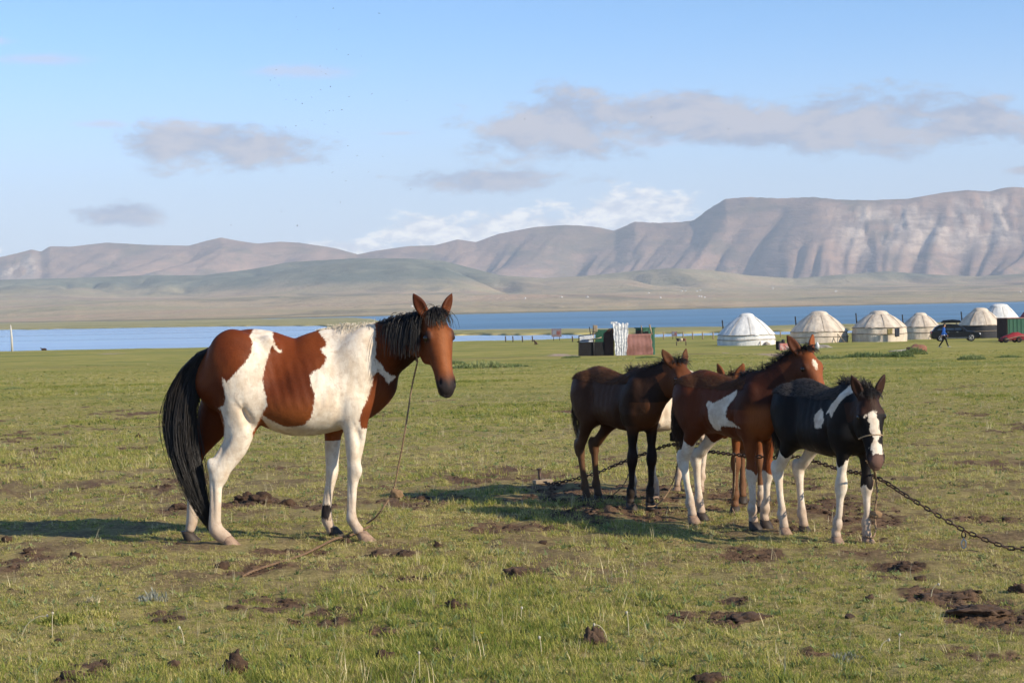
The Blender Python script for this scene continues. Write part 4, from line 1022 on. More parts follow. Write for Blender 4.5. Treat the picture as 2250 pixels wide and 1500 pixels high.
def l_of(fr): return fr[3][None, :]
def hz(x, y, seed, s=3.0): return fbm(x * s + 5.1, y * s, 3, seed)

# --- dark brown foal
def col_dark(V, g, ish, ta, tn, tl, lp):
    x, y, z = V.T; base = np.array((.060, .025, .0125)); c = np.tile(base, (len(V), 1))
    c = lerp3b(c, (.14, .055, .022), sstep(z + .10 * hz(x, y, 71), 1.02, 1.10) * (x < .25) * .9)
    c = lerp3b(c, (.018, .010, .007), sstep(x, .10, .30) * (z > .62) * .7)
    c = lerp3b(c, (.105, .040, .016), sstep(x, .36, .42) * (z < .80) * (z > .58) * (~ish) * .9)
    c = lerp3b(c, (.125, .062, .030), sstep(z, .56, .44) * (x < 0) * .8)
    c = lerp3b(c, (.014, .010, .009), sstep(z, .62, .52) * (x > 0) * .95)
    c = lerp3b(c, (.06, .045, .035), sstep(z, .16, .08) * .6)
    c = np.where(ish[:, None], np.array((.115, .038, .014))[None], c)
    c = lerp3b(c, (.012, .009, .008), ish * sstep(ta, .7, .9)); c = lerp3b(c, (.10, .048, .02), ish * sstep(ta, -.06, -.2) * .6)
    return c, np.full(len(V), -.2)
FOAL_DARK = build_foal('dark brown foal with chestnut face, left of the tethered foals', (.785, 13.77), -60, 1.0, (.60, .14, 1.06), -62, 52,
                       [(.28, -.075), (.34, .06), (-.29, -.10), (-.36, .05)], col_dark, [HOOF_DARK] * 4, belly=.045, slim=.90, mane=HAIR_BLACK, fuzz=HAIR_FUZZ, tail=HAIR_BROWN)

# --- bay pinto foal
def col_bay(V, g, ish, ta, tn, tl, lp):
    x, y, z = V.T; c = np.tile(np.array((.115, .029, .0105)), (len(V), 1)); t = hz(x, z, 72, 2.5)
    c = lerp3b(c, (.050, .013, .006), sstep(t, .4, .65) * .6)
    c = lerp3b(c, (.030, .010, .006), sstep(x, .05, .34) * (z > .80) * .8)
    c = lerp3b(c, (.25, .075, .022), sstep(x, .33, .42) * sstep(z, .86, .78) * (~ish) * .9)  # sunlit breast painted a brighter chestnut
    c = lerp3b(c, (.20, .056, .017), (x > .1) * sstep(z, .60, .54) * .9)
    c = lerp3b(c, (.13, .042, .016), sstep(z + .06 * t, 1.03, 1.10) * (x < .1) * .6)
    c = np.where(ish[:, None], np.array((.24, .070, .022))[None], c); c = lerp3b(c, (.05, .016, .008), ish * sstep(tl, 0.02, -.16) * .8); c = lerp3b(c, (.02, .012, .010), ish * sstep(ta, .75, .92))  # face colour, with shade painted on the right cheek, then dark muzzle
    P = [tuple(lp(px, py, -.17)[[0, 2]]) for px, py in ((1602, 855), (1605, 868), (1598, 882), (1592, 895), (1592, 915), (1600, 928), (1612, 934), (1622, 942), (1618, 940), (1600, 938), (1582, 935), (1576, 945), (1562, 945), (1557, 925), (1553, 900), (1547, 890), (1549, 880), (1560, 885), (1572, 880), (1588, 868))]
    wh = np.where(y < 0, poly_sd(P, x, z), -.2)
    edge = .13 * (hz(x * 4 + z, y * 5, 73) - .5)
    wh = np.maximum(wh, np.where(x < 0, .565 - z + edge, .385 - z + edge))
    wh = np.where(ish, -.004 + .022 - np.sqrt((ta - .30) ** 2 * .25 + (tl - .0) ** 2) * .42 - .02 * (tn < .05), wh)
    return c, wh
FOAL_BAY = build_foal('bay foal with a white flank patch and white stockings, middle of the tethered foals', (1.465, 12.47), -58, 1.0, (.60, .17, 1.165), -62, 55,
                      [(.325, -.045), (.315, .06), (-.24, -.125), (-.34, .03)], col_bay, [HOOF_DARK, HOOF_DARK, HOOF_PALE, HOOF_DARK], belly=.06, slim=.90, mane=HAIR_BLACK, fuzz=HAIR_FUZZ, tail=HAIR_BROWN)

# --- black and white foal
def col_black(V, g, ish, ta, tn, tl, lp):
    x, y, z = V.T; c = np.tile(np.array((.0095, .0085, .0090)), (len(V), 1)); t = hz(x, y, 74, 4)
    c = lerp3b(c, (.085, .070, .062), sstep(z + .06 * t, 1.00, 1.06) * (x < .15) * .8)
    c = lerp3b(c, (.07, .055, .045), sstep(x, .36, .42) * sstep(np.abs(z - .70), .07, .02) * (~ish) * .8)
    P1 = [tuple(lp(px, py, -.15)[[0, 2]]) for px, py in ((1838, 835), (1862, 828), (1872, 838), (1856, 850), (1846, 868), (1838, 885), (1832, 900), (1826, 918), (1818, 905), (1810, 910), (1816, 890), (1826, 872), (1834, 852))]
    P2 = [tuple(lp(px, py, -.17)[[0, 2]]) for px, py in ((1789, 897), (1797, 905), (1802, 922), (1800, 940), (1790, 942), (1784, 925), (1782, 912))]
    wh = np.where(y < .1, poly_sd(P1, x, z), -.2); wh = np.maximum(wh, np.where(y < 0, poly_sd(P2, x, z), -.2))
    edge = .16 * (hz(x * 4 + z * .5, y * 5, 75) - .5)
    cut = np.where(x < 0, .53 + edge, np.where(y < 0, .52 + edge, .335 + edge)) - .10 * sstep(np.abs(y), .02, .0)
    wh = np.maximum(wh, cut - z)
    bw = np.interp(ta, [.2, .27, .33, .45, .6, .75, .9, 1.0], [.02, .085, .11, .075, .062, .07, .085, .05]); bc = np.interp(ta, [.2, .3, .45, .6, 1.0], [-.04, -.05, -.005, 0, 0])
    bl = bw * .72 - np.abs(tl - bc) + .14 * (hz(ta * 4, tl * 6, 78) - .5)
    wh = np.where(ish, np.minimum(bl * .42, (ta - .25 + .5 * tl) * .42) * (tn > -.05) - .3 * (tn <= -.05), wh)
    c = np.where((ish & (ta < .3))[:, None], np.array((.035, .016, .011))[None], c)
    pk = ish * sstep(ta, .80, .90); c = lerp3b(c, (.30, .17, .13), pk * .55 * sstep(np.abs(tl), .14, .05)); wh = np.where(ish & (ta > .86), -.02, wh)
    return c, wh
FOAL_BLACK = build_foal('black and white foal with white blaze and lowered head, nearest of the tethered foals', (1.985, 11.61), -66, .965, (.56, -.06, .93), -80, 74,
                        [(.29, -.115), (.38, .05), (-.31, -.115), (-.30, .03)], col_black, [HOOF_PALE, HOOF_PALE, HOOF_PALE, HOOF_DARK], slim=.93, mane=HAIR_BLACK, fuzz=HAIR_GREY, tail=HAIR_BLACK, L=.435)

# --- white foal with tan patches, behind
def col_white(V, g, ish, ta, tn, tl, lp):
    x, y, z = V.T; c = np.tile(np.array((.16, .062, .026)), (len(V), 1)); wh = .2 * (hz(x, z, 76, 2.2) - .40) + .02
    wh = np.where((x < -.05) & (z < .72) & (z > .16), -.12 * (hz(x, z, 77, 4) - .38), wh); wh = np.where(x > .02, .1, wh); wh = np.where(ish, .04 - np.abs(tl) * .4, wh)
    return c, wh
FOAL_WHITE = build_foal('white and tan foal mostly hidden behind the dark brown foal', (1.22, 14.46), -133, .94, (.42, -.25, .80), -165, 50,
                        [(.30, -.13), (.30, .10), (-.24, -.10), (-.28, .10)], col_white, [HOOF_PALE] * 4, mane=HAIR_CREAM, tail=HAIR_CREAM)
# --- chestnut foal, behind
def col_chest(V, g, ish, ta, tn, tl, lp):
    x, y, z = V.T; c = np.tile(np.array((.20, .065, .022)), (len(V), 1)); c = lerp3b(c, (.16, .085, .045), sstep(z, .5, .3) * .8)
    return c, np.where((z < .2) & (y > 0), .05, -.2)
FOAL_CHEST = build_foal('chestnut foal hidden behind the bay foal, one ear above its back', (1.75, 13.46), -101, .95, (.50, -.10, .955), -120, 70,
                        [(.33, -.10), (.34, .09), (-.36, -.09), (-.34, .09)], col_chest, [HOOF_DARK] * 4, mane=HAIR_BROWN, tail=HAIR_BROWN)
# ================================================================== the yurt camp by the lake
FELT_WHITE = simple_mat('white_canvas', (0.76, 0.74, 0.70), 0.9, scale=1.0, col2=(0.58, 0.57, 0.55), bump=0.09, bumpscale=1.8, stretch=(1.6, 1.6, .6))
FELT_BEIGE = simple_mat('beige_felt', (0.66, 0.57, 0.46), 0.95, scale=.9, col2=(0.46, 0.38, 0.30), bump=0.10, bumpscale=1.6, stretch=(1.6, 1.6, .6))
FELT_GREY = simple_mat('dark_felt', (0.045, 0.045, 0.05), 0.9, scale=2)
CORD = simple_mat('woven_band', (0.30, 0.24, 0.18), 0.9, scale=6)
IRON = simple_mat('sooty_iron', (0.025, 0.024, 0.024), 0.6, scale=6)
WOOD = simple_mat('weathered_wood', (0.36, 0.28, 0.19), 0.9, scale=5, col2=(0.2, 0.15, 0.1))
DARKWOOD = simple_mat('dark_wood', (0.10, 0.07, 0.05), 0.9, scale=5)
def base_at(px, py, D=None):
    if D is None: return ground_px(px, py)
    p = at(px, py, D); return on_ground(p[0], p[1])
def yurt(px, D, R, wall_h, H, mat, label, cap=0.30, pipe=None, dark_wall=False, seed=0, poles=(), door=None):
    p = base_at(px, 750, D); root = empty('yurt', p); tag(root, label, 'yurt', 'yurts of the lakeside camp')
    rg = random.Random(seed); ph = [rg.uniform(0, 6.28) for _ in range(4)]
    rip = lambda t, z: 1 + .010 * math.sin(9 * t + ph[0]) + .007 * math.sin(17 * t + ph[1]) + .012 * math.sin(3 * t + ph[2])
    mb = MB(); mb.lathe([(R * 1.02, -.3), (R * 1.02, 0), (R * 1.03, wall_h * .45), (R, wall_h * .9), (R * .985, wall_h)], 56, rfun=rip)
    wall = mb.build('wall', FELT_GREY if dark_wall else mat, root, smooth=True)
    rw = wall_h - .06; mb = MB(); prof = []
    for t in np.linspace(0, 1, 12):
        r = R * (1.025 - (1.025 - cap) * t); z = rw + (H - .30 - rw) * (t ** .92 * .93 + .07 * math.sin(t * math.pi / 2)) + .10 * math.sin(math.pi * t); prof.append((r, z))
    fold = lambda t, z: rip(t, z) * (1 + .012 * math.sin(24 * t + ph[3] + z))
    roof = mb.lathe(prof, 72, rfun=fold).build('roof', mat, root, smooth=True)
    mb = MB(); c = R * cap
    mb.lathe([(c * 1.12, H - .40), (c * 1.08, H - .30), (c * .86, H - .10), (c * .5, H), (.02, H + .02)], 28, rfun=lambda t, z: 1 + .05 * math.sin(4 * t + ph[1])); mb.build('crown_cover', mat, roof, smooth=True)
    for z, k in ((wall_h - .02, 1.02), (wall_h * .55, 1.045)):
        mb = MB(); mb.tube([(R * k * math.cos(t), R * k * math.sin(t), z + .03 * math.sin(3 * t + ph[2])) for t in np.linspace(0, 2 * math.pi, 49)[:-1]], .035, 6, closed=True); mb.build('band', CORD, wall, smooth=True)
    for a0 in (-2.3, -1.55, -.8):                         # girth ropes over the roof
        pts = []
        for r, z in prof[::2]: pts.append((r * 1.012 * math.cos(a0), r * 1.012 * math.sin(a0), z + .03))
        mb = MB(); mb.tube(pts, .018, 5); mb.build('rope', CORD, roof)
    if pipe is not None:
        mb = MB(); x = -R * pipe; z0 = wall_h + (H - wall_h) * (1 - pipe) * .7; mb.tube([(x, .4, z0 - .3), (x - .12, .4, z0 + 1.25)], .07, 8); mb.build('stovepipe', IRON, root, smooth=True)
    if door:
        a = door; mb = MB(); mb.box((R * 1.01 * math.cos(a), R * 1.01 * math.sin(a), wall_h * .52), (.12, .9, wall_h * 1.02), a); mb.build('door', DARKWOOD, root)
    for (x0, z0, x1, z1, y) in poles:
        mb = MB(); mb.tube([(x0, y, z0), (x1, y * .62, z1)], .045, 6); mb.build('leaning_pole', WOOD, root, smooth=True)
    return root
yurt(1641, 190, 2.95, 1.12, 3.35, FELT_WHITE, 'bright white yurt nearest the scrap shelter, leftmost of the camp', .27, .80, seed=1, poles=[(.95, 0, 1.15, 1.9, -3.2)])
yurt(1800, 190, 2.92, 1.25, 3.35, FELT_BEIGE, 'beige yurt with two poles leaning on it, second from the left', .32, .78, seed=2, poles=[(2.2, 0, .9, 1.75, -3.2), (1.15, 0, .75, 1.75, -3.25)])
yurt(1932, 188, 2.72, 1.50, 3.2, FELT_BEIGE, 'beige yurt with washing hung on its wall, third from the left', .33, .80, seed=3)
yurt(2023, 208, 2.15, 1.45, 3.05, FELT_BEIGE, 'small beige yurt half behind the black car', .33, .86, seed=4, poles=[(.75, 0, .2, 1.1, -2.5)])
yurt(2155, 205, 2.42, 1.50, 3.42, FELT_BEIGE, 'beige yurt with a dark wall cover right of the black car', .34, .80, dark_wall=True, seed=5)
yurt(2197, 232, 2.75, 1.6, 4.15, FELT_WHITE, 'white pleated yurt at the right edge behind the green container', .40, None, seed=6)

# washing on the third yurt
def washing(px, py, w_, h_, mat, label, D=184.6):
    p = at(px, py, D); mb = MB(); n = 7
    V = []; 
    for j in range(6):
        for i in range(n):
            V.append((w_ * (i / (n - 1) - .5) * (1 - .10 * j / 5), .03 * math.sin(i * 2.1 + j * .5), -h_ * j / 5 - .03 * math.sin(i)))
    F = [(j * n + i, j * n + i + 1, (j + 1) * n + i + 1, (j + 1) * n + i) for j in range(5) for i in range(n - 1)]
    mb.add(V, F); o = mb.build('hanging_cloth', mat, None, smooth=True, loc=p); md = o.modifiers.new('thick', 'SOLIDIFY'); md.thickness = .02
    return tag(o, label, 'laundry')
washing(1955, 722, .58, .55, simple_mat('ochre_cloth', (0.30, 0.24, 0.10), .9), 'ochre cloth hung on the wall of the third yurt')
washing(1971, 721, .50, .85, simple_mat('charcoal_cloth', (0.05, 0.055, 0.07), .9), 'charcoal garment hung beside the ochre cloth on the third yurt')

# ------------------------------------------------------------------ the car
PAINT = simple_mat('black_car_paint', (0.006, 0.0065, 0.008), 0.25, var=.1, spec=.35); GLASS = simple_mat('dark_car_glass', (0.02, 0.025, 0.03), 0.06, var=.1, spec=.7)
TYRE = simple_mat('tyre_rubber', (0.02, 0.02, 0.02), .85); ALLOY = simple_mat('alloy', (0.55, 0.56, 0.58), .35, metal=.8); LAMP = simple_mat('lamp_glass', (0.8, 0.82, 0.85), .15, spec=.6); REDLAMP = simple_mat('red_lamp', (0.30, 0.01, 0.012), .2)
CHROME = simple_mat('chrome_trim', (0.6, 0.6, 0.62), .2, metal=1.0)
def build_car():
    p = base_at(2099, 752, 182); root = empty('parked_car', p, rad(-9)); tag(root, 'black estate car with a roof box parked between the yurts', 'car')
    side = [(-2.38, .42), (-2.42, .75), (-2.36, 1.02), (-2.2, 1.12), (.85, 1.08), (1.75, .96), (2.3, .80), (2.42, .62), (2.40, .35), (2.2, .26), (-2.2, .26)]
    top = [(-2.22, 1.08), (-1.98, 1.45), (-1.55, 1.66), (-.6, 1.74), (.25, 1.68), (.75, 1.40), (1.15, 1.07)]
    def loft(profs, name, mat):
        n = len(profs[0][1]); V = []; F = []
        for y, pr in profs: V += [(x, y, z) for x, z in pr]
        for k in range(len(profs) - 1):
            for i in range(n): F.append((k * n + i, k * n + (i + 1) % n, (k + 1) * n + (i + 1) % n, (k + 1) * n + i))
        F.append(tuple(range(n))[::-1]); F.append(tuple((len(profs) - 1) * n + i for i in range(n)))
        mb = MB(); mb.add(V, F); return mb.build(name, mat, root, smooth=False, bevel=.05)
    sh = lambda pr, k: [(x * k, .65 + (z - .65) * k) for x, z in pr]
    loft([(-.93, sh(side, .965)), (-.80, side), (.80, side), (.93, sh(side, .965))], 'body', PAINT)
    loft([(-.70, [(x * .93 - .02, z - .05 * (z > 1.2)) for x, z in top]), (-.58, top), (.58, top), (.70, [(x * .93 - .02, z - .05 * (z > 1.2)) for x, z in top])], 'cabin', PAINT)
    for s_ in (-1, 1):
        for poly in ([(-1.95, 1.12), (-1.72, 1.46), (-1.05, 1.60), (-1.0, 1.12)], [(-.93, 1.12), (-.95, 1.60), (-.2, 1.62), (-.15, 1.12)], [(-.07, 1.12), (-.1, 1.62), (.25, 1.58), (.82, 1.12)]):
            mb = MB(); V = [(x * .93 - .02, s_ * (.725 - .10 * (z - 1.12)), z - .05 * (z > 1.2)) for x, z in poly]; V += [(a, b - s_ * .05, c_) for a, b, c_ in V]
            mb.add(V, [(0, 1, 2, 3), (7, 6, 5, 4), (0, 1, 5, 4), (1, 2, 6, 5), (2, 3, 7, 6), (3, 0, 4, 7)]); mb.build('window', GLASS, root)
        mb = MB(); mb.box((.05, s_ * .93, .36), (2.9, .04, .05)); mb.build('sill_trim', CHROME, root)
        for xh in (-.75, .15): mb = MB(); mb.box((xh, s_ * .945, .93), (.2, .03, .035)); mb.build('door_handle', CHROME, root)
        mb = MB(); mb.box((.62, s_ * 1.0, 1.14), (.14, .20, .13)); mb.build('mirror', PAINT, root, bevel=.03)
        mb = MB(); mb.box((2.27, s_ * .68, .72), (.22, .36, .15), -s_ * .25); mb.build('headlight', LAMP, root, bevel=.03)
        mb = MB(); mb.box((-2.36, s_ * .72, .90), (.10, .34, .22)); mb.build('tail_light', REDLAMP, root, bevel=.03)
        for xw in (-1.45, 1.48):
            wl = empty('wheel', (xw, s_ * .86, .36)); wl.parent = root
            rot = [(r, z) for r, z in ((.24, -.10), (.34, -.11), (.36, -.08), (.36, .08), (.34, .11), (.24, .10), (.24, -.10))]
            def ring(pr, nm, mat, n=26):
                mb = MB(); mb.lathe(pr, n); mb.v = [(a, c_, b) for a, b, c_ in mb.v]; return mb.build(nm, mat, wl, smooth=True)
            ring(rot, 'tyre', TYRE); ring([(.001, -.06), (.06, -.07), (.06, .07), (.001, .06)], 'hub', ALLOY)
            mb = MB()
            for k in range(5):
                a = k * 2 * math.pi / 5; mb.tube([(.04 * math.cos(a), s_ * .07, .04 * math.sin(a)), (.235 * math.cos(a), s_ * .085, .235 * math.sin(a))], .035, 6)
            mb.tube([(.235 * math.cos(t), s_ * .085, .235 * math.sin(t)) for t in np.linspace(0, 2 * math.pi, 25)[:-1]], .02, 6, closed=True); mb.build('rim', ALLOY, wl, smooth=True)
    mb = MB(); mb.box((2.415, 0, .60), (.05, 1.0, .22)); mb.build('grille', IRON, root); mb = MB(); mb.box((2.40, 0, .36), (.10, 1.5, .14)); mb.build('bumper', IRON, root, bevel=.03)
    for xb in (-1.0, .15):
        mb = MB(); mb.box((xb, 0, 1.80), (.07, 1.2, .05)); mb.box((xb, .5, 1.74), (.05, .05, .12)); mb.box((xb, -.5, 1.74), (.05, .05, .12)); mb.build('roof_bar', IRON, root)
    pr = [(-1.42, 1.90), (-1.38, 1.99), (-1.1, 2.13), (-.2, 2.18), (.45, 2.10), (.62, 1.96), (.5, 1.86), (-1.3, 1.84)]
    loft([(-.42, [(x * .95 - .02, 1.98 + (z - 1.98) * .7) for x, z in pr]), (-.30, pr), (.30, pr), (.42, [(x * .95 - .02, 1.98 + (z - 1.98) * .7) for x, z in pr])], 'roof_box', PAINT)
    return root
build_car()

# ------------------------------------------------------------------ the walking person
def build_person():
    p = base_at(2074, 770, 121); yaw = rad(-12); root = empty('person', p, yaw); root.scale = (.9, .9, .9); tag(root, 'person in blue jacket and black trousers walking past the black car', 'person')
    B = Body((-.75, -.5, -.02), (.75, .5, 1.85), .0125)
    B.tube([((0, 0, .86), .155, .11, .11), ((0, 0, 1.0), .15, .11, .10), ((.01, 0, 1.15), .165, .12, .11), ((.02, 0, 1.32), .19, .12, .11), ((.02, 0, 1.42), .15, .09, .09), ((.03, 0, 1.47), .07, .06, .06)], side=(0, 1, 0), k=.03)
    B.tube([((.03, 0, 1.45), .055, .055, .055), ((.045, 0, 1.54), .052, .055, .055)], k=.02)
    B.ell((.055, 0, 1.62), (.098, .078, .118), .02); B.ell((.15, 0, 1.605), (.02, .014, .022), .012); B.ell((.09, 0, 1.56), (.06, .05, .05), .02)
    for s_ in (-1, 1): B.ell((.045, s_ * .08, 1.615), (.02, .012, .03), .006)
    for s_, fx in ((-1, .34), (1, -.30)):
        kz = .48; kx = fx * .42 + .05
        B.tube([((0, s_ * .085, .92), .085, .095, .10), ((kx * .5, s_ * .09, .70), .075, .082, .085), ((kx, s_ * .09, kz), .055, .06, .06), (((kx + fx) / 2 - .02, s_ * .09, .28), .05, .052, .056), ((fx - .02, s_ * .09, .10), .040, .042, .042)], k=.025)
        B.tube([((fx - .06, s_ * .09, .045), .042, .045, .045), ((fx + .06, s_ * .10, .035), .045, .038, .038), ((fx + .15, s_ * .105, .028), .038, .03, .03)], k=.015, side=(0, 1, 0))
        ax = -fx * .8
        B.tube([((.01, s_ * .19, 1.38), .06, .065, .065), ((ax * .25, s_ * .245, 1.14), .050, .05, .05), ((ax * .75 + .05, s_ * .255, .93), .038, .04, .04)], k=.03)
        hnd = np.array((ax * .85 + .08, s_ * .255, .86)); B.ell(hnd, (.030, .022, .048), .015)
        for k in range(4): B.tube([(hnd + ((k - 1.5) * .016, 0, -.03), .008, .008, .008), (hnd + ((k - 1.5) * .017 + .01, 0, -.075 - .008 * (k in (1, 2))), .008, .008, .008), (hnd + ((k - 1.5) * .016 + .03, 0, -.10), .007, .007, .007)], k=.004, fine=1)
        B.tube([(hnd + (.03, 0, .0), .009, .009, .009), (hnd + (.055, 0, -.035), .009, .009, .009)], k=.006, fine=1)
    V, F = B.skin(1); mt, nt, b = new_mat('clothes_and_skin'); col = nt.attr('coat', 'Color'); tc = nt.node('ShaderNodeTexCoord')
    nt.link(nt.mix(nt.math('MULTIPLY', nt.noise(tc.outputs['Object'], 14, 4, .6), .5), col, nt.mix(.5, col, (0, 0, 0))), b.inputs['Base Color']); b.inputs['Roughness'].default_value = .85
    o = mesh_np('body', V, F, mt, root); x, y, z = V.T
    c = np.tile(np.array((.010, .010, .013)), (len(V), 1))
    c = np.where((z > .92)[:, None] & (z < 1.48)[:, None], np.array((.020, .105, .42))[None], c); c = np.where(((z > .885) & (z < .925))[:, None], np.array((.55, .56, .58))[None], c)
    hand = (np.abs(y) > .19) & (z < .935); arm = (np.abs(y) > .19) & (z > .925); c = np.where(hand[:, None], np.array((.42, .25, .17))[None], c); c = np.where(arm[:, None], np.array((.020, .105, .42))[None], c)
    c = np.where((z > 1.48)[:, None], np.array((.40, .23, .15))[None], c); c = np.where(((z > 1.50) & ((x < .03) | (z > 1.68)))[:, None], np.array((.015, .011, .009))[None], c)
    c = np.where((z < .075)[:, None], np.array((.55, .50, .42))[None], c)
    set_attr(o, 'coat', c)
    mb = MB(); prof = [(math.sin(t) * (1 + .04 * math.sin(5 * t)), math.cos(t)) for t in np.linspace(2.0, .02, 10)]; mb.lathe(prof, 18)
    mb.v = [(.038 + .104 * x_ - .028 * max(0, .2 - z_), .086 * y_, 1.635 + .112 * z_) for x_, y_, z_ in mb.v if True]
    mb.v = [(min(x_, .128 if z_ > 1.68 else .06), y_, z_) for x_, y_, z_ in mb.v]; mb.build('hair', simple_mat('black_hair', (0.014, 0.011, 0.010), .6), root, smooth=True)
    return root
build_person()

# ------------------------------------------------------------------ container, covered cart, tent at the right edge
GREEN = simple_mat('green_sheet_metal', (0.018, 0.085, 0.050), .6, scale=1.5, col2=(0.03, 0.10, 0.06)); TARP = simple_mat('crimson_tarpaulin', (0.28, 0.022, 0.030), .7, scale=2, bump=.03, bumpscale=5)
RUST = simple_mat('rusty_sheet', (0.34, 0.165, 0.14), .8, scale=1.5, col2=(0.22, 0.10, 0.08)); DARKRUST = simple_mat('dark_rust', (0.055, 0.030, 0.024), .8, scale=2)
TIN = simple_mat('whitewashed_tin', (0.78, 0.78, 0.77), .6, scale=5, col2=(0.34, 0.36, 0.39), bump=.05, bumpscale=6); BLACK = simple_mat('tarred_board', (0.014, 0.013, 0.013), .8, scale=2)
def build_container():
    p = base_at(2232, 752, 176); root = empty('container', p, rad(14)); tag(root, 'dark green metal container cut off by the right edge', 'container')
    mb = MB(); mb.box((.9, 0, 1.25), (4.6, 2.0, 1.9)); mb.build('body', GREEN, root, bevel=.02)
    mb = MB(); mb.box((.9, 0, 2.24), (4.75, 2.15, .07)); mb.build('roof', RUST, root)
    for k in range(11):
        mb = MB(); mb.box((-1.2 + k * .42, -1.02, 1.25), (.06, .05, 1.85)); mb.build('rib', GREEN, root)
    mb = MB(); mb.box((-1.43, 0, 1.25), (.05, 1.95, 1.88)); mb.build('end_panel', DARKRUST, root)
    mb = MB(); mb.box((.9, -.85, .15), (4.5, .15, .32)); mb.box((.9, .85, .15), (4.5, .15, .32)); mb.build('skid', DARKWOOD, root)
build_container()
def build_cart():
    p = base_at(2232, 754, 168); root = empty('covered_cart', p, rad(5)); tag(root, 'low cart heaped with crimson tarpaulin in front of the green container', 'cart')
    n, m_ = 26, 12; V = []
    for j in range(m_):
        for i in range(n):
            x = -1.5 + 4.0 * i / (n - 1); y = -.6 + 1.2 * j / (m_ - 1); e = 1 - abs(2 * j / (m_ - 1) - 1) ** 3
            z = .28 + e * (.35 + .45 * float(fbm(np.array(x * 1.3), np.array(y * 1.5), 3, 91))) * (.35 + .65 * float(sstep(x, -1.5, -.2)))
            V.append((x, y, z if 0 < i < n - 1 else .2))
    F = [(j * n + i, j * n + i + 1, (j + 1) * n + i + 1, (j + 1) * n + i) for j in range(m_ - 1) for i in range(n - 1)]
    mb = MB(); mb.add(V, F); o = mb.build('tarpaulin', TARP, root, smooth=True); o.modifiers.new('t', 'SOLIDIFY').thickness = .02
    mb = MB(); mb.box((.5, 0, .30), (3.9, .9, .10)); mb.build('bed', DARKRUST, root)
    for x in (-1.15, .1, 1.7):
        for y in (-.55, .55):
            mb = MB(); mb.lathe([(.12, -.07), (.25, -.08), (.27, 0), (.25, .08), (.12, .07), (.12, -.07)], 20, (0, 0, 0)); mb.v = [(a + x, c_ + y, b + .26) for a, b, c_ in mb.v]; mb.build('wheel', TYRE, root, smooth=True)
    for (a, b_) in (((-1.2, -.62, .30), (.3, -.64, .62)), ((.3, -.66, .62), (1.6, -.64, .55))):
        mb = MB(); mb.tube([a, b_], .03, 6); mb.build('strap', WOOD, root)
build_cart()
p = base_at(2262, 750, 240); root = empty('tent', p); tag(root, 'maroon pitched tent roof rising behind the green container', 'tent')
mb = MB(); mb.prism([(-1.6, 1.5), (0, 3.45), (1.6, 1.5)], -1.3, 1.3); mb.build('roof', TARP, root); mb = MB(); mb.box((0, 0, .7), (3.0, 2.4, 1.65)); mb.build('wall', TARP, root)

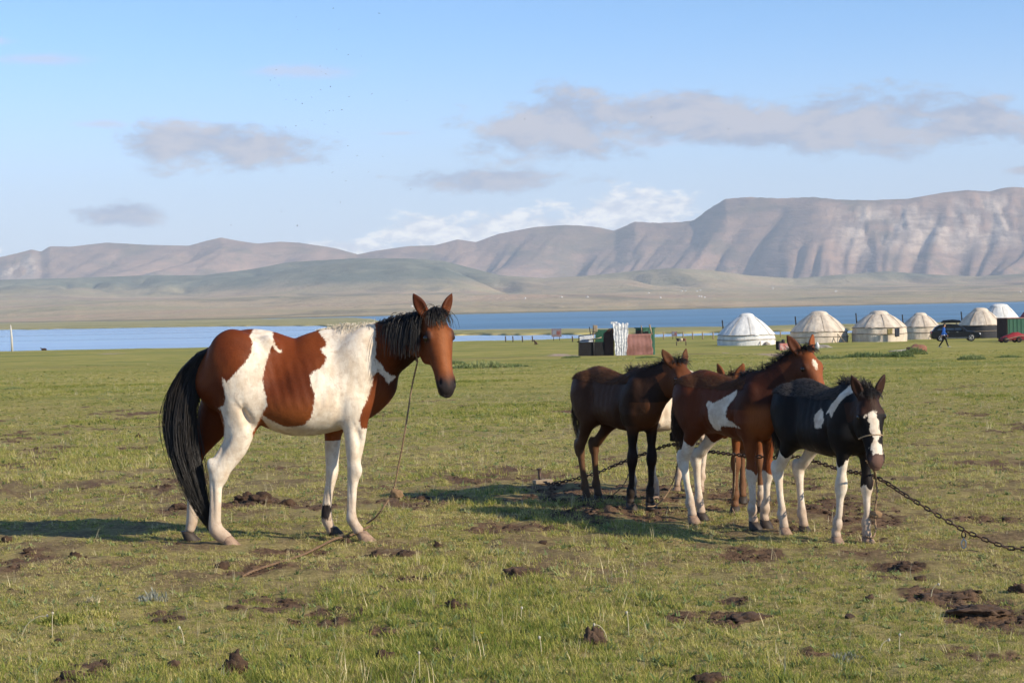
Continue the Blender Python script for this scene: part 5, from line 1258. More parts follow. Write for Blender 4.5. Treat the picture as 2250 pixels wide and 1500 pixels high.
# ------------------------------------------------------------------ scrap shelter
def build_shelter():
    D = 117.0; root = empty('scrap_shelter', base_at(1352, 782, D)); tag(root, 'ramshackle shelter of black, white and rust pink metal sheets', 'shelter')
    o3 = np.array(root.location)
    def L(px, py, d=0.0): return at(px, py, D + d) - o3
    def panel(name, pts, th, mat, d=0.0, yaw=0.0, corr=0):
        """a sheet with its outline in the upright plane at depth d, th thick"""
        P = [L(x, y, d) for x, y in pts]; c0 = np.mean(P, 0); mb = MB(); cs, sn = math.cos(yaw), math.sin(yaw)
        P = [np.array((c0[0] + (q[0] - c0[0]) * cs, d + (q[0] - c0[0]) * sn, q[2])) for q in P]
        if corr:
            nx, nz = 4 * corr, 10; xs = [q[0] for q in P]; zs = [q[2] for q in P]
            (a, b_, c_, e) = P      # bottom left, bottom right, top right, top left
            V = []
            for j in range(nz + 1):
                for i in range(nx + 1):
                    s_, t = i / nx, j / nz; q = (a * (1 - s_) + b_ * s_) * (1 - t) + (e * (1 - s_) + c_ * s_) * t
                    wz = .03 * math.sin(j * 1.7 + i * .4); V.append((q[0] + wz, q[1] - (.022 if name == 'white_sheet' else .006) * math.cos(i * math.pi / 2) + .03 * math.sin(j * .9), q[2] + (.05 * math.sin(i * 1.1) if j == nz and name == 'white_sheet' else 0)))
            F = [(j * (nx + 1) + i, j * (nx + 1) + i + 1, (j + 1) * (nx + 1) + i + 1, (j + 1) * (nx + 1) + i) for j in range(nz) for i in range(nx)]
            mb.add(V, F); o = mb.build(name, mat, root, smooth=True); o.modifiers.new('t', 'SOLIDIFY').thickness = th; return o
        n = len(P); V = [tuple(q) for q in P] + [tuple(q + np.array((-sn * th, cs * th, 0))) for q in P]
        mb.add(V, [tuple(range(n)), tuple(range(2 * n - 1, n - 1, -1))] + [(i, (i + 1) % n, n + (i + 1) % n, n + i) for i in range(n)]); return mb.build(name, mat, root)
    panel('black_panel', [(1272, 786), (1305, 786), (1305, 751), (1272, 752)], .05, BLACK, .0)
    panel('black_panel', [(1305.5, 786), (1328, 786), (1328, 751), (1305.5, 751)], .05, BLACK, .02)
    panel('side_panel', [(1272, 785), (1300, 785), (1300, 750), (1272, 752)], .05, BLACK, 1.3)
    panel('rust_panel', [(1326, 787), (1349, 787), (1349, 722), (1338, 722), (1326, 733)], .04, DARKRUST, .12)
    panel('white_sheet', [(1353, 790), (1376, 790), (1381, 710), (1346, 711)], .02, TIN, -.35, corr=5)
    panel('pink_sheet', [(1377, 786), (1436, 781), (1430, 733), (1374, 734)], .03, RUST, -.1, corr=6)
    panel('pale_sheet', [(1274, 754), (1304, 752), (1304, 736), (1274, 739)], .03, TIN, 1.1)
    panel('green_sheet', [(1308, 760), (1341, 760), (1341, 724), (1308, 724)], .04, GREEN, 1.6)
    panel('dark_sheet', [(1404, 760), (1428, 760), (1424, 727), (1404, 731)], .05, BLACK, .9)
    for a, b_, r in (((1272, 786, -.05), (1272, 737, -.05), .035), ((1272, 738, -.05), (1311, 733, .2), .03), ((1268, 751, -.12), (1304, 745, -.1), .03), ((1304, 745, -.1), (1322, 741, -.05), .03), ((1305, 786, -.06), (1304, 745, -.06), .03), ((1295, 718, 1.2), (1299, 745, 1.2), .03),
                    ((1305, 714, 1.3), (1302, 760, 1.3), .07), ((1345, 720, -.2), (1341, 742, -.2), .03), ((1427, 713, .2), (1432, 735, .2), .06), ((1409, 715, .6), (1410, 735, .6), .04)):
        mb = MB(); mb.tube([L(a[0], a[1], a[2]) , L(b_[0], b_[1], b_[2])], r, 7)
        mb.build('post', WOOD if r > .035 or a[1] == 745 else IRON, root, smooth=True)
    mb = MB(); c0 = L(1349, 709, -.1); mb.box(c0, (.42, .25, .14)); mb.build('tin_box', TIN, root)
    c0 = L(1308, 722, 1.3); mb = MB(); mb.box(c0, (.28, .25, .45)); mb.build('sacking', WOOD, root, bevel=.05)
build_shelter()
def build_booth():
    D = 128.0; p = base_at(1418, 760, D); root = empty('booth', p, rad(32)); tag(root, 'narrow dark green metal booth behind the rust pink sheet', 'booth')
    mb = MB(); mb.box((0, 0, .95), (1.0, .95, 2.1)); mb.build('cabin', GREEN, root, bevel=.03)
    mb = MB(); mb.box((0, 0, 2.02), (1.1, 1.05, .06)); mb.build('roof', GREEN, root)
    for k in (-.33, 0, .33): mb = MB(); mb.box((k, -.49, 1.0), (.05, .04, 1.9)); mb.build('rib', GREEN, root)
    mb = MB(); mb.box((-.515, 0, .95), (.04, .7, 1.8)); mb.build('door', DARKRUST, root)
build_booth()

# ------------------------------------------------------------------ signs, fence posts, poles
def sign(px, py0, py1, pyb, hw, label):
    p = ground_px(px, pyb); D = p[1]; root = empty('sign', p); tag(root, label, 'sign'); k = D / FPX
    w_, h0, h1 = hw * 2 * k, (pyb - py1) * k, (pyb - py0) * k
    mb = MB(); mb.box((0, 0, (h0 + h1) / 2), (w_, .06, h1 - h0)); mb.build('board', simple_mat('sign_board', (0.16, 0.17, 0.20), .7, scale=.9, col2=(0.24, 0.13, 0.12)), root)
    mb = MB(); mb.box((-w_ * .2, -.04, (h0 + h1) / 2 + .1), (w_ * .35, .02, (h1 - h0) * .5)); mb.build('poster', simple_mat('poster_blue', (0.22, 0.24, 0.30), .7, scale=2), root)
    mb = MB(); mb.box((w_ * .18, -.04, (h0 + h1) / 2), (w_ * .32, .02, (h1 - h0) * .45)); mb.build('poster', simple_mat('poster_red', (0.24, 0.09, 0.08), .7, scale=2), root)
    for s_ in (-.3, .3): mb = MB(); mb.tube([(s_ * w_, .05, -.3), (s_ * w_, .05, h1)], .07 * k * 8, 6); mb.build('leg', IRON, root, smooth=True)
sign(1223, 722, 740, 748, 11, 'dark notice board on two legs at the pond shore')
sign(1482, 728, 739, 745, 6, 'small grey notice board among the fence posts')
PO = {}
for px, y0, y1, gl in [(x, 729, 745, 'right') for x in (1458, 1501, 1522, 1544, 1567)] + [(1715, 727, 741, 'right')] + [(x, 738, 751, 'left') for x in (1111, 1127, 1148, 1170, 1258)]:
    PO[gl] = PO.get(gl, -1) + 1; nth = 'first second third fourth fifth last'.split()[PO[gl]]
    p = ground_px(px, y1); h = (y1 - y0) * p[1] / FPX; mb = MB(); mb.tube([(0, 0, -.3), (.02, 0, h * .5), (-.03, 0, h)], .10, 6)
    tag(mb.build('fence_post', WOOD if gl == 'right' else DARKWOOD, None, smooth=True, loc=p), nth + ' from the left of the pale thin posts right of the shelter' if gl == 'right' else nth + ' from the left of the dark thin posts standing against the pond', 'post', 'fence posts on the shore')
p = ground_px(27, 772); k = p[1] / FPX; mb = MB(); mb.tube([(0, 0, -.5), (-.05, 0, 30 * k), (-.2, 0, 58 * k)], [.22, .2, .12], 8)
tag(mb.build('pole', simple_mat('pale_pole', (0.6, 0.57, 0.5), .8), None, smooth=True, loc=p), 'tall pale pole at the left edge before the pond', 'pole')

# ------------------------------------------------------------------ camp clutter
def clutter():
    # cooking place in front of the white yurt
    p = ground_px(1497, 759); root = empty('camp_table', p); tag(root, 'low table with pots on the grass left of the white yurt', 'table')
    mb = MB(); mb.box((0, 0, .46), (1.1, .5, .06)); mb.build('top', WOOD, root)
    for sx in (-.5, .5):
        for sy in (-.2, .2): mb = MB(); mb.box((sx, sy, .2), (.06, .06, .46)); mb.build('leg', DARKWOOD, root)
    for dx, col, nm, lab, r in ((-.35, (0.02, 0.02, 0.02), 'pot', 'black pot on the low table', .16), (0, (0.60, 0.52, 0.36), 'pot', 'cream pot on the low table', .18), (.36, (0.20, 0.09, 0.05), 'bucket', 'brown bucket on the low table', .17)):
        mb = MB(); mb.lathe([(.02, 0), (r * .8, 0), (r, .12), (r, .30), (r * .92, .30), (r * .9, .05)], 16); tag(mb.build(nm, simple_mat(nm + lab[:3], col, .6), None, smooth=True, loc=p + (dx, 0, .49)), lab, nm)
    p = ground_px(1726, 769); mb = MB(); mb.box((0, 0, .28), (1.0, .6, .56)); tag(mb.build('crate', simple_mat('red_white_box', (0.55, 0.16, 0.13), .7, scale=2.5, col2=(0.6, 0.55, 0.5)), None, bevel=.03, loc=p), 'red and white crate on the grass before the second yurt', 'crate')
    p = ground_px(1711, 768); mb = MB(); mb.lathe([(.02, 0), (.22, 0), (.24, .3), (.24, .65), (.22, .7), (.02, .72)], 18); tag(mb.build('barrel', BLACK, None, smooth=True, loc=p), 'black barrel beside the red and white crate', 'barrel')
    for i, (px, py, s_) in enumerate(((1722, 757, .14), (1732, 757, .15))):
        q = ground_px(1726, 769) + np.array(((px - 1726) * .046, 0, .57)); mb = MB(); mb.lathe([(.02, 0), (s_, 0), (s_ * 1.1, .2), (s_ * .6, .3), (.02, .32)], 14); tag(mb.build('kettle', IRON, None, smooth=True, loc=q), 'dark kettle on the red and white crate, ' + ('left one' if i == 0 else 'right one'), 'kettle')
    p = ground_px(1796, 767); mb = MB(); mb.lathe([(.02, 0), (.17, 0), (.18, .35), (.10, .48), (.09, .58), (.02, .58)], 16); tag(mb.build('milk_can', TIN, None, smooth=True, loc=p), 'pale milk can on the grass before the second yurt', 'can')
    for px, py, sx, lab in ((1430 + 225, 757, .9, 'pale stones heaped at the foot of the white yurt'), (1806, 763, .8, 'grey bundle lying before the second yurt'), (1685, 757, .35, 'brown bundle at the right foot of the white yurt')):
        p = ground_px(px, py + 1); lump('bundle', p, (sx, .35, .28), simple_mat('bundle' + str(px), (0.30, 0.27, 0.23), .9), lab, 'bundle', int(px))
    p = ground_px(2012, 772); lump('earth_heap', p, (.55, .5, .42), simple_mat('red_earth', (0.28, 0.13, 0.085), .95, bump=.03, bumpscale=9), 'reddish earth heap in the weeds left of the walking person', 'earth heap', 5)
    p = ground_px(1990, 772); lump('pale_stone', p, (.9, .4, .12), simple_mat('pale_stone', (0.55, 0.48, 0.40), .95), 'flat pale stone slab left of the earth heap', 'stone', 6)
def lump(name, p, size, mat, label, cat, seed, group=None, sub=3, rough=.35):
    bm = bmesh.new(); bmesh.ops.create_icosphere(bm, subdivisions=sub, radius=1.0)
    co = np.array([v.co[:] for v in bm.verts]); s1 = seed * 3.7
    d = 1 + rough * (fbm(co[:, 0] * 1.6 + s1, co[:, 1] * 1.6 + co[:, 2] * 2.3, 3, seed) - .5) * 2 + rough * .8 * (fbm(co[:, 0] * 4.2 + co[:, 2] * 3.1 + s1, co[:, 1] * 4.2 - co[:, 2], 3, seed + 3) - .5) * 2
    for v, k in zip(bm.verts, d): v.co = Vector((v.co.x * k * size[0], v.co.y * k * size[1], max(v.co.z * k, -.35) * size[2]))
    me = bpy.data.meshes.new(name); bm.to_mesh(me); bm.free(); me.materials.append(mat); me.polygons.foreach_set('use_smooth', [True] * len(me.polygons))
    o = bpy.data.objects.new(name, me); COL.objects.link(o); o.location = [float(x) for x in p]; return tag(o, label, cat, group)
clutter()

# ------------------------------------------------------------------ resting animals far off
def resting(px, py, s, col, label, flip=1):
    p = ground_px(px, py); root = empty('horse', p, 0 if flip > 0 else math.pi); tag(root, label, 'horse')
    B = Body((-1.2, -.6, -.1), (1.3, .6, 1.2), .035)
    B.tube([((-.8, 0, .35), .22, .25, .25), ((-.4, 0, .42), .33, .36, .34), ((.1, 0, .42), .33, .34, .34), ((.5, 0, .42), .25, .30, .30)], k=.08)
    B.tube([((.5, 0, .5), .14, .2, .2), ((.75, 0, .72), .1, .14, .14), ((.9, 0, .85), .08, .1, .1)], k=.08); B.tube([((.88, 0, .88), .08, .09, .1), ((1.1, 0, .70), .06, .07, .07)], k=.05)
    for sx in (-.75, .55): B.tube([((sx, -.3, .2), .09, .1, .1), ((sx + .3, -.45, .08), .06, .06, .06), ((sx - .05, -.48, .06), .05, .05, .05)], k=.05)
    V, F = B.skin(1); o = mesh_np('body', V * s, F, COAT, root); set_attr(o, 'coat', np.tile(np.array(col), (len(V), 1))); set_attr(o, 'white', np.full(len(V), -.2))
resting(66, 770, .62, (.20, .075, .03), 'reddish brown horse lying near the pond at far left'); resting(96, 770, .62, (.05, .02, .014), 'dark brown horse lying near the pond, right of the reddish one', -1)
def build_dog():
    p = ground_px(1176, 757); root = empty('dog', p); tag(root, 'small dark brown dog sitting on the grass left of the shelter', 'dog')
    B = Body((-.5, -.3, -.02), (.5, .3, .75), .016)
    B.tube([((.18, 0, .12), .12, .13, .13), ((.10, 0, .28), .12, .13, .12), ((-.05, 0, .42), .09, .10, .10), ((-.12, 0, .52), .06, .07, .07)], k=.04)
    B.ell((-.16, 0, .58), (.10, .07, .07), .03); B.tube([((-.2, 0, .57), .04, .04, .04), ((-.30, 0, .54), .03, .03, .03)], k=.02)
    for s_ in (-1, 1):
        B.tube([((-.06, s_ * .07, .32), .05, .05, .05), ((-.12, s_ * .07, .05), .03, .03, .03), ((-.17, s_ * .07, .025), .03, .025, .025)], k=.03); B.tube([((.16, s_ * .11, .14), .08, .1, .1), ((.0, s_ * .14, .05), .04, .04, .04), ((-.06, s_ * .14, .03), .03, .03, .03)], k=.03); B.tube([((-.12, s_ * .05, .63), .02, .03, .03), ((-.10, s_ * .06, .70), .008, .01, .01)], k=.01, fine=1)
    B.tube([((.27, 0, .08), .03, .03, .03), ((.42, 0, .06), .02, .02, .02)], k=.02)
    V, F = B.skin(1); o = mesh_np('body', V, F, COAT, root); set_attr(o, 'coat', np.tile(np.array((.06, .03, .018)), (len(V), 1))); set_attr(o, 'white', np.full(len(V), -.2))
build_dog()
# ================================================================== tethers
CHAIN_M = simple_mat('rusty_chain', (0.055, 0.042, 0.036), .55, metal=.5, scale=25, col2=(0.11, 0.06, 0.04))
def catmull(P, n):
    P = np.array(P, float); A = np.concatenate([[2 * P[0] - P[1]], P, [2 * P[-1] - P[-2]]]); out = []
    for i in range(1, len(P)):
        p0, p1, p2, p3 = A[i - 1:i + 3]
        for t in np.linspace(0, 1, n, endpoint=False): out.append(.5 * (2 * p1 + (p2 - p0) * t + (2 * p0 - 5 * p1 + 4 * p2 - p3) * t * t + (3 * p1 - p0 - 3 * p2 + p3) * t ** 3))
    out.append(P[-1]); return np.array(out)
def even(P, step):
    d = np.concatenate([[0], np.cumsum(np.linalg.norm(np.diff(P, axis=0), axis=1))]); s = np.arange(0, d[-1], step)
    return np.stack([np.interp(s, d, P[:, k]) for k in range(3)], 1)
def build_chain():
    pts = [at(1196, 1058, 15.3), at(1215, 1062, 15.1), at(1300, 1042, 14.75), at(1360, 1018, 14.45), at(1420, 995, 14.15), at(1480, 976, 13.75), at(1550, 990, 13.35), at(1640, 1001, 12.78), at(1700, 1004, 12.55), at(1760, 1005, 12.30), at(1850, 1032, 11.85), at(1925, 1048, 11.40), at(2000, 1094, 11.15), at(2120, 1165, 10.92), at(2230, 1208, 10.78), at(2330, 1236, 10.66)]
    P = even(catmull(pts, 20), .0400); P[:, 2] = np.maximum(P[:, 2], .02)
    root = empty('tether_chain', (P[0][0], P[0][1], 0)); tag(root, 'long rusty iron chain strung past the foals legs and off to the right', 'chain')
    mb = MB(); a, b_, r = .0178, .0105, .0050; ring = []
    for t in np.linspace(0, 2 * math.pi, 13)[:-1]:
        ring.append((math.cos(t) * b_ + (a - b_ + .004) * (1 if math.cos(t) > 0 else -1) * 1.0, math.sin(t) * b_, 0))
    mb.tube(ring, r, 6, closed=True); link0 = mb.build('link', CHAIN_M, root, smooth=True); me = link0.data
    o3 = np.array(root.location)
    for i in range(len(P) - 1):
        lk = link0 if i == 0 else bpy.data.objects.new('link', me)
        if i: COL.objects.link(lk); lk.parent = root
        d = Vector(P[i + 1] - P[i]).normalized(); q = d.to_track_quat('X', 'Z')
        lk.rotation_mode = 'QUATERNION'; from_ax = Matrix.Rotation((math.pi / 2 if i % 2 else 0) + random.uniform(-.35, .35), 3, 'X').to_quaternion(); lk.rotation_quaternion = q @ from_ax
        lk.location = Vector((P[i] + P[i + 1]) / 2 - o3)
    return P
CHAIN_P = build_chain()
def rope(name, pts, r, label, cat='rope', mat=ROPE, n=12, extra=()):
    P = catmull(pts, n); root = empty(name, (P[0][0], P[0][1], 0)); tag(root, label, cat); o3 = np.array(root.location)
    # two twisted strands
    s_ = np.linspace(0, 1, len(P)); L = np.linalg.norm(np.diff(P, axis=0), axis=1).sum(); ph = s_ * L / (r * 9) * 2 * math.pi
    P = even(P, r * 2.0); L = len(P); ph = np.arange(L) * 2.0 * r / (r * 7) * 2 * math.pi
    T = np.gradient(P, axis=0); T /= np.linalg.norm(T, axis=1, keepdims=True) + 1e-9; A = np.cross(T, (0.3, 0.2, 0.93)); A /= np.linalg.norm(A, axis=1, keepdims=True) + 1e-9; Bv = np.cross(T, A)
    for k in range(2):
        q = P + r * .5 * (np.cos(ph + k * math.pi)[:, None] * A + np.sin(ph + k * math.pi)[:, None] * Bv) - o3
        mb = MB(); mb.tube(q, r * .62, 5); mb.build('strand', mat, root, smooth=True)
    return root, o3
def gpt(px, py, h=.012): p = ground_px(px, py); return np.array((p[0], p[1], float(gz(p[0], p[1])) + h))
# the mare: neck cord, line to the ground, bundle, thick end lying in front
neckp = [mare_loc(x, y, ly) for x, y, ly in ((893, 700, -.10), (889, 740, -.30), (897, 775, -.31), (909, 801, -.24), (905, 780, -.05), (893, 730, .0), (893, 700, -.10))]
def to_world(p):
    r = MARE.rotation_euler[2]; return np.array(MARE.location) + np.array((p[0] * math.cos(r) - p[1] * math.sin(r), p[0] * math.sin(r) + p[1] * math.cos(r), p[2]))
qs = np.array(neckp)
g = MARE_B.grad(qs); qs = qs - g * (MARE_B.sample(qs) - .012)[:, None]
r1, o3 = rope('neck_cord', [to_world(q) for q in qs], .006, 'thin cord tied round the mare neck')
knot = to_world(qs[3]); 
bun = at(862, 1081, 11.95)
r2, o3 = rope('tether_rope', [knot, at(905, 850, knot[1] + .06), at(891, 940, 11.86), at(876, 1020, 11.92), bun, at(830, 1130, 11.95), gpt(806, 1163, .05)], .0065, 'thin tan tether rope hanging from the mare neck down to her hoof')
lumpm = simple_mat('sacking_bundle', (0.27, 0.17, 0.09), .95, scale=14, bump=.01, bumpscale=60)
lump('rope_bundle', bun + (.03, 0, -.02), (.042, .035, .040), lumpm, 'small sacking bundle knotted into the mare tether rope', 'bundle', 17)
rope('ground_rope', [gpt(812, 1176, .05), gpt(770, 1184, .03), gpt(735, 1192, .03), gpt(700, 1207, .02), gpt(660, 1226, .02), gpt(610, 1242, .02), gpt(560, 1256, .02), gpt(530, 1265, .01)], .010, 'thick brown rope lying on the grass in front of the mare hooves', mat=simple_mat('old_brown_rope', (0.20, 0.125, 0.075), .95, scale=50, col2=(0.12, 0.075, 0.045)))
# foal tethers from the chain to a foot
def foal_rope(pts, label, r=.0055): return rope('foal_tether', pts, r, label)
foal_rope([at(1388, 1005, 14.25), at(1385, 1030, 14.2), at(1370, 1065, 14.1), gpt(1346, 1097)], 'slack tether hanging from the chain behind the dark brown foal')
foal_rope([at(1487, 968, 13.72), at(1488, 1020, 13.7), at(1480, 1055, 13.65), at(1462, 1090, 13.6), gpt(1440, 1118, .03), gpt(1422, 1122, .05)], 'tether slanting from the chain to the dark brown foal front hoof')
foal_rope([at(1616, 1002, 12.85), at(1615, 1050, 12.85), at(1612, 1085, 12.9), gpt(1606, 1116, .05), gpt(1614, 1136, .02)], 'tether hanging from the chain behind the bay foal front legs')
muz = None
foal_rope([at(1903, 1012, 11.08), at(1918, 1028, 11.15), at(1924, 1048, 11.37), at(1927, 1080, 11.32), at(1922, 1128, 11.3), at(1924, 1165, 11.25), at(1915, 1182, 11.2), gpt(1893, 1192, .06)], 'knotted tether from the black foal muzzle over the chain to its hoof', .0075)
foal_rope([at(1923, 1040, 11.36), at(1908, 1062, 11.34), at(1903, 1085, 11.34), at(1908, 1097, 11.34), at(1913, 1082, 11.33), at(1921, 1050, 11.35)], 'small rope loop hanging from the chain beside the black foal', .0075)
lump('rope_knot', at(1921, 1132, 11.3), (.045, .035, .03), lumpm, 'frayed knot in the black foal tether', 'knot', 23)
lump('rope_knot', at(1486, 960, 13.72), (.045, .04, .085), BLACK, 'dark strap knot on the chain beside the bay foal hind legs', 'knot', 24)
# noseband of the black foal: a cord round the muzzle
_, BB, bw, bfr, _, _ = FOAL_BLACK
ring = []
for t in np.linspace(0, 2 * math.pi, 15):
    ring.append(bw(.60, -.03) + .10 * (math.cos(t) * bfr[3] + math.sin(t) * bfr[2]))
ring = np.array(ring)
for _k in range(6): ring = ring - BB.grad(ring) * (BB.sample(ring) - .004)[:, None]
yw = FOAL_BLACK[0].rotation_euler[2]; ring = np.stack([FOAL_BLACK[0].location[0] + ring[:, 0] * math.cos(yw) - ring[:, 1] * math.sin(yw), FOAL_BLACK[0].location[1] + ring[:, 0] * math.sin(yw) + ring[:, 1] * math.cos(yw), ring[:, 2]], 1)
rope('noseband', list(ring), .0045, 'thin pale cord round the black foal nose', mat=simple_mat('pale_cord', (0.5, 0.36, 0.22), .9), n=4)
# iron stake driven through a board, where the chain starts
p = gpt(1188, 1060, 0); root = empty('stake', p, rad(20)); tag(root, 'iron stake through a worn board at the left end of the chain', 'stake')
mb = MB(); mb.tube([(0, 0, -.05), (-.01, 0, .13)], .014, 8); mb.build('pin', CHAIN_M, root, smooth=True); mb = MB(); mb.tube([(-.012, 0, .128), (-.013, 0, .140)], .024, 10); mb.build('pin_head', CHAIN_M, root)
mb = MB(); mb.box((.02, 0, .025), (.17, .07, .035), .1); mb.build('board', WOOD, root, bevel=.006)
# shackle ring on the chain, right
q = CHAIN_P[np.argmin(np.abs(project(CHAIN_P)[:, 0] - 2113))]; root = empty('chain_ring', q); tag(root, 'pale snap ring hanging from the chain at the right', 'ring')
mb = MB(); mb.tube([(.012 * math.cos(t), 0, -.028 + .02 * math.sin(t)) for t in np.linspace(0, 6.283, 13)[:-1]], .004, 5, closed=True); mb.build('shackle', CHAIN_M, root, smooth=True)
mb = MB(); mb.tube([(.014 * math.cos(t), 0, -.085 + .026 * math.sin(t)) for t in np.linspace(0, 6.283, 15)[:-1]], .004, 5, closed=True); mb.tube([(0, 0, -.045), (0, 0, -.06)], .004, 5); mb.build('ring', ALLOY, root, smooth=True)

# ================================================================== dung and clods of earth
DUNG = simple_mat('dark_dung', (0.050, 0.030, 0.020), .95, scale=18, col2=(0.085, 0.05, 0.03), bump=.015, bumpscale=55)
CLODM = simple_mat('dry_clod', (0.105, 0.065, 0.042), .95, scale=18, col2=(0.06, 0.036, 0.024), bump=.015, bumpscale=50)
CLOD_XY = []
def clods():
    spec = [(515, 1478, 34, 24, 'large dark dung heap in the grass at lower left', 0), (383, 1462, 14, 9, 'small brown clod left of the large dung heap', 1), (841, 1446, 20, 12, 'round dark clod on the lower edge left of centre', 0), (1306, 1412, 22, 22, 'pointed clod of earth standing in the grass at lower centre', 1),
            (857, 1392, 18, 8, 'flat brown clod above the round dark one', 1), (958, 1438, 12, 8, 'small dark clod right of the round one', 0), (997, 1341, 16, 8, 'dark clod beside a broad leaved weed', 0), (304, 962, 6, 5, 'tiny dark clod alone in the grass at mid left', 0),
            (540, 1100, 20, 10, 'dark dung pat behind the mare hind leg, left', 0), (572, 1104, 26, 12, 'crumbly dung heap between the mare legs, largest', 0), (630, 1108, 16, 8, 'crumbly dung heap between the mare legs, right', 0), (395, 1120, 20, 8, 'brown dung pat behind the tail tip', 1),
            (762, 1190, 12, 8, 'dark clod between the mare front hooves', 0), (826, 1224, 14, 8, 'dark hollow clod below the mare front hooves, left', 0), (890, 1222, 18, 7, 'dark clod right of the mare front hooves', 0), (962, 1198, 10, 7, 'small dark clod in the grass at centre', 0),
            (1142, 1262, 40, 12, 'broad low mound of brown earth at lower centre', 1), (1537, 980, 8, 5, 'small brown clod behind the bay foal', 0), (1912, 1318, 10, 8, 'round brown clod at lower right', 1), (2075, 1312, 50, 8, 'long crumbled heap of earth at lower right', 1), (2150, 1350, 62, 10, 'wide heap of dug brown earth at lower right', 1),
            (2238, 1308, 20, 10, 'clod of earth at the right edge', 1), (1990, 1248, 32, 7, 'dark turned soil in front of the black foal', 0), (2020, 1276, 14, 6, 'dark clod below the turned soil', 0), (1640, 1358, 45, 9, 'low ridge of turned earth at lower centre right', 1), (1560, 1500, 40, 12, 'dark clod cut by the bottom edge', 0),
            (490, 1250, 14, 8, 'small dark clod below the mare hind hoof', 0), (165, 1226, 12, 7, 'dark clod in the grass at left', 0), (12, 1188, 12, 8, 'dark clod at the left edge in the mare shadow', 0), (650, 1452, 14, 6, 'flattened dark clod right of the large dung heap', 0), (150, 1498, 16, 8, 'brown clod at the bottom left corner', 1)]
    for i, (px, py, hw, hh, lab, k) in enumerate(spec):
        p = ground_px(px, py); s_ = p[1] / FPX; p = np.array((p[0], p[1], float(gz(p[0], p[1]))))
        big = hw > 18; CLOD_XY.append((p[0], p[1], hw * s_))
        o = lump('clod', p, (hw * s_, max(hw * s_ * .75, .02), hh * s_ * 1.6), DUNG if k == 0 else CLODM, lab, 'clod', 100 + i, 'clods of dung and earth', sub=4 if big else 3, rough=.55)
clods()

# ================================================================== plants
def blade_mat(name, cols, transl=.35):
    mt = bpy.data.materials.new(name); mt.use_nodes = True; nt = NT(mt.node_tree); nt.n.clear(); out = nt.node('ShaderNodeOutputMaterial')
    tint = nt.attr('tint'); oi = nt.node('ShaderNodeObjectInfo'); geo = nt.node('ShaderNodeNewGeometry')
    patch = nt.noise(nt.mapping(geo.outputs['Position'], (.5, .35, .3)), 1.0, 4, .6); patch2 = nt.noise(geo.outputs['Position'], 3.2, 2, .6)
    f = nt.math('ADD', nt.math('MULTIPLY', tint, .72), nt.math('ADD', nt.math('MULTIPLY', oi.outputs['Random'], .34), nt.math('MULTIPLY', nt.math('SUBTRACT', patch, .5), 0.9)))
    f = nt.math('ADD', f, nt.math('MULTIPLY', nt.math('SUBTRACT', patch2, .5), .6))
    sp = nt.node('ShaderNodeSeparateXYZ'); nt.link(geo.outputs['Position'], sp.inputs[0])
    f = nt.math('ADD', f, nt.math('MULTIPLY', nt.math('MULTIPLY', nt.smooth(sp.outputs[1], 8.8, 10.8), nt.smooth(sp.outputs[1], 26, 15)), .14))
    cr = nt.node('ShaderNodeValToRGB'); el = cr.color_ramp.elements
    el[0].position = 0.0; el[0].color = (*cols[0], 1); el[1].position = 1.0; el[1].color = (*cols[-1], 1)
    for i, c in enumerate(cols[1:-1]): e = el.new((i + 1) / (len(cols) - 1)); e.color = (*c, 1)
    nt.link(f, cr.inputs[0])
    d = nt.node('ShaderNodeBsdfDiffuse'); t = nt.node('ShaderNodeBsdfTranslucent'); mx = nt.node('ShaderNodeMixShader'); mx.inputs[0].default_value = transl
    nt.link(cr.outputs[0], d.inputs[0]); nt.link(cr.outputs[0], t.inputs[0]); nt.link(d.outputs[0], mx.inputs[1]); nt.link(t.outputs[0], mx.inputs[2]); nt.link(mx.outputs[0], out.inputs[0])
    return mt
GRASS_M = blade_mat('pasture_grass', [(0.105, 0.170, 0.034), (0.255, 0.290, 0.060), (0.46, 0.41, 0.12), (0.70, 0.58, 0.30)])
STRAW_M = blade_mat('dry_stalk', [(0.52, 0.44, 0.24), (0.74, 0.64, 0.42)], .2)
WEED_M = blade_mat('weed_leaf', [(0.11, 0.16, 0.065), (0.22, 0.28, 0.11), (0.40, 0.41, 0.18)])
SILVER_M = blade_mat('silvery_wormwood', [(0.20, 0.22, 0.17), (0.40, 0.40, 0.33)])
YELLOW = simple_mat('yellow_petal', (0.75, 0.52, 0.03), .7, scale=40)
def blades(rng, n, spread, l0, l1, w0, w1, lean, seg=2, droop=.5):
    V, F, T = [], [], []
    for _ in range(n):
        a = rng.uniform(0, 6.283); r = spread * math.sqrt(rng.random()); x, y = r * math.cos(a), r * math.sin(a); az = rng.uniform(0, 6.283); ln = rng.uniform(l0, l1); w_ = rng.uniform(w0, w1); le = rng.uniform(*lean); tint = rng.random(); b0 = len(V)
        dx, dy = math.cos(az), math.sin(az); sx, sy = -dy, dx; px, py, pz = x, y, -.004; th = le
        for k in range(seg + 1):
            ww = w_ * (1 - (k / seg) ** 1.6 * .92) / 2
            V.append((px - sx * ww, py - sy * ww, pz)); V.append((px + sx * ww, py + sy * ww, pz)); T += [tint, tint]
            st = ln / seg; px += dx * math.sin(th) * st; py += dy * math.sin(th) * st; pz += math.cos(th) * st; th += droop / seg
        for k in range(seg): F.append((b0 + 2 * k, b0 + 2 * k + 1, b0 + 2 * k + 3, b0 + 2 * k + 2))
    return V, F, T
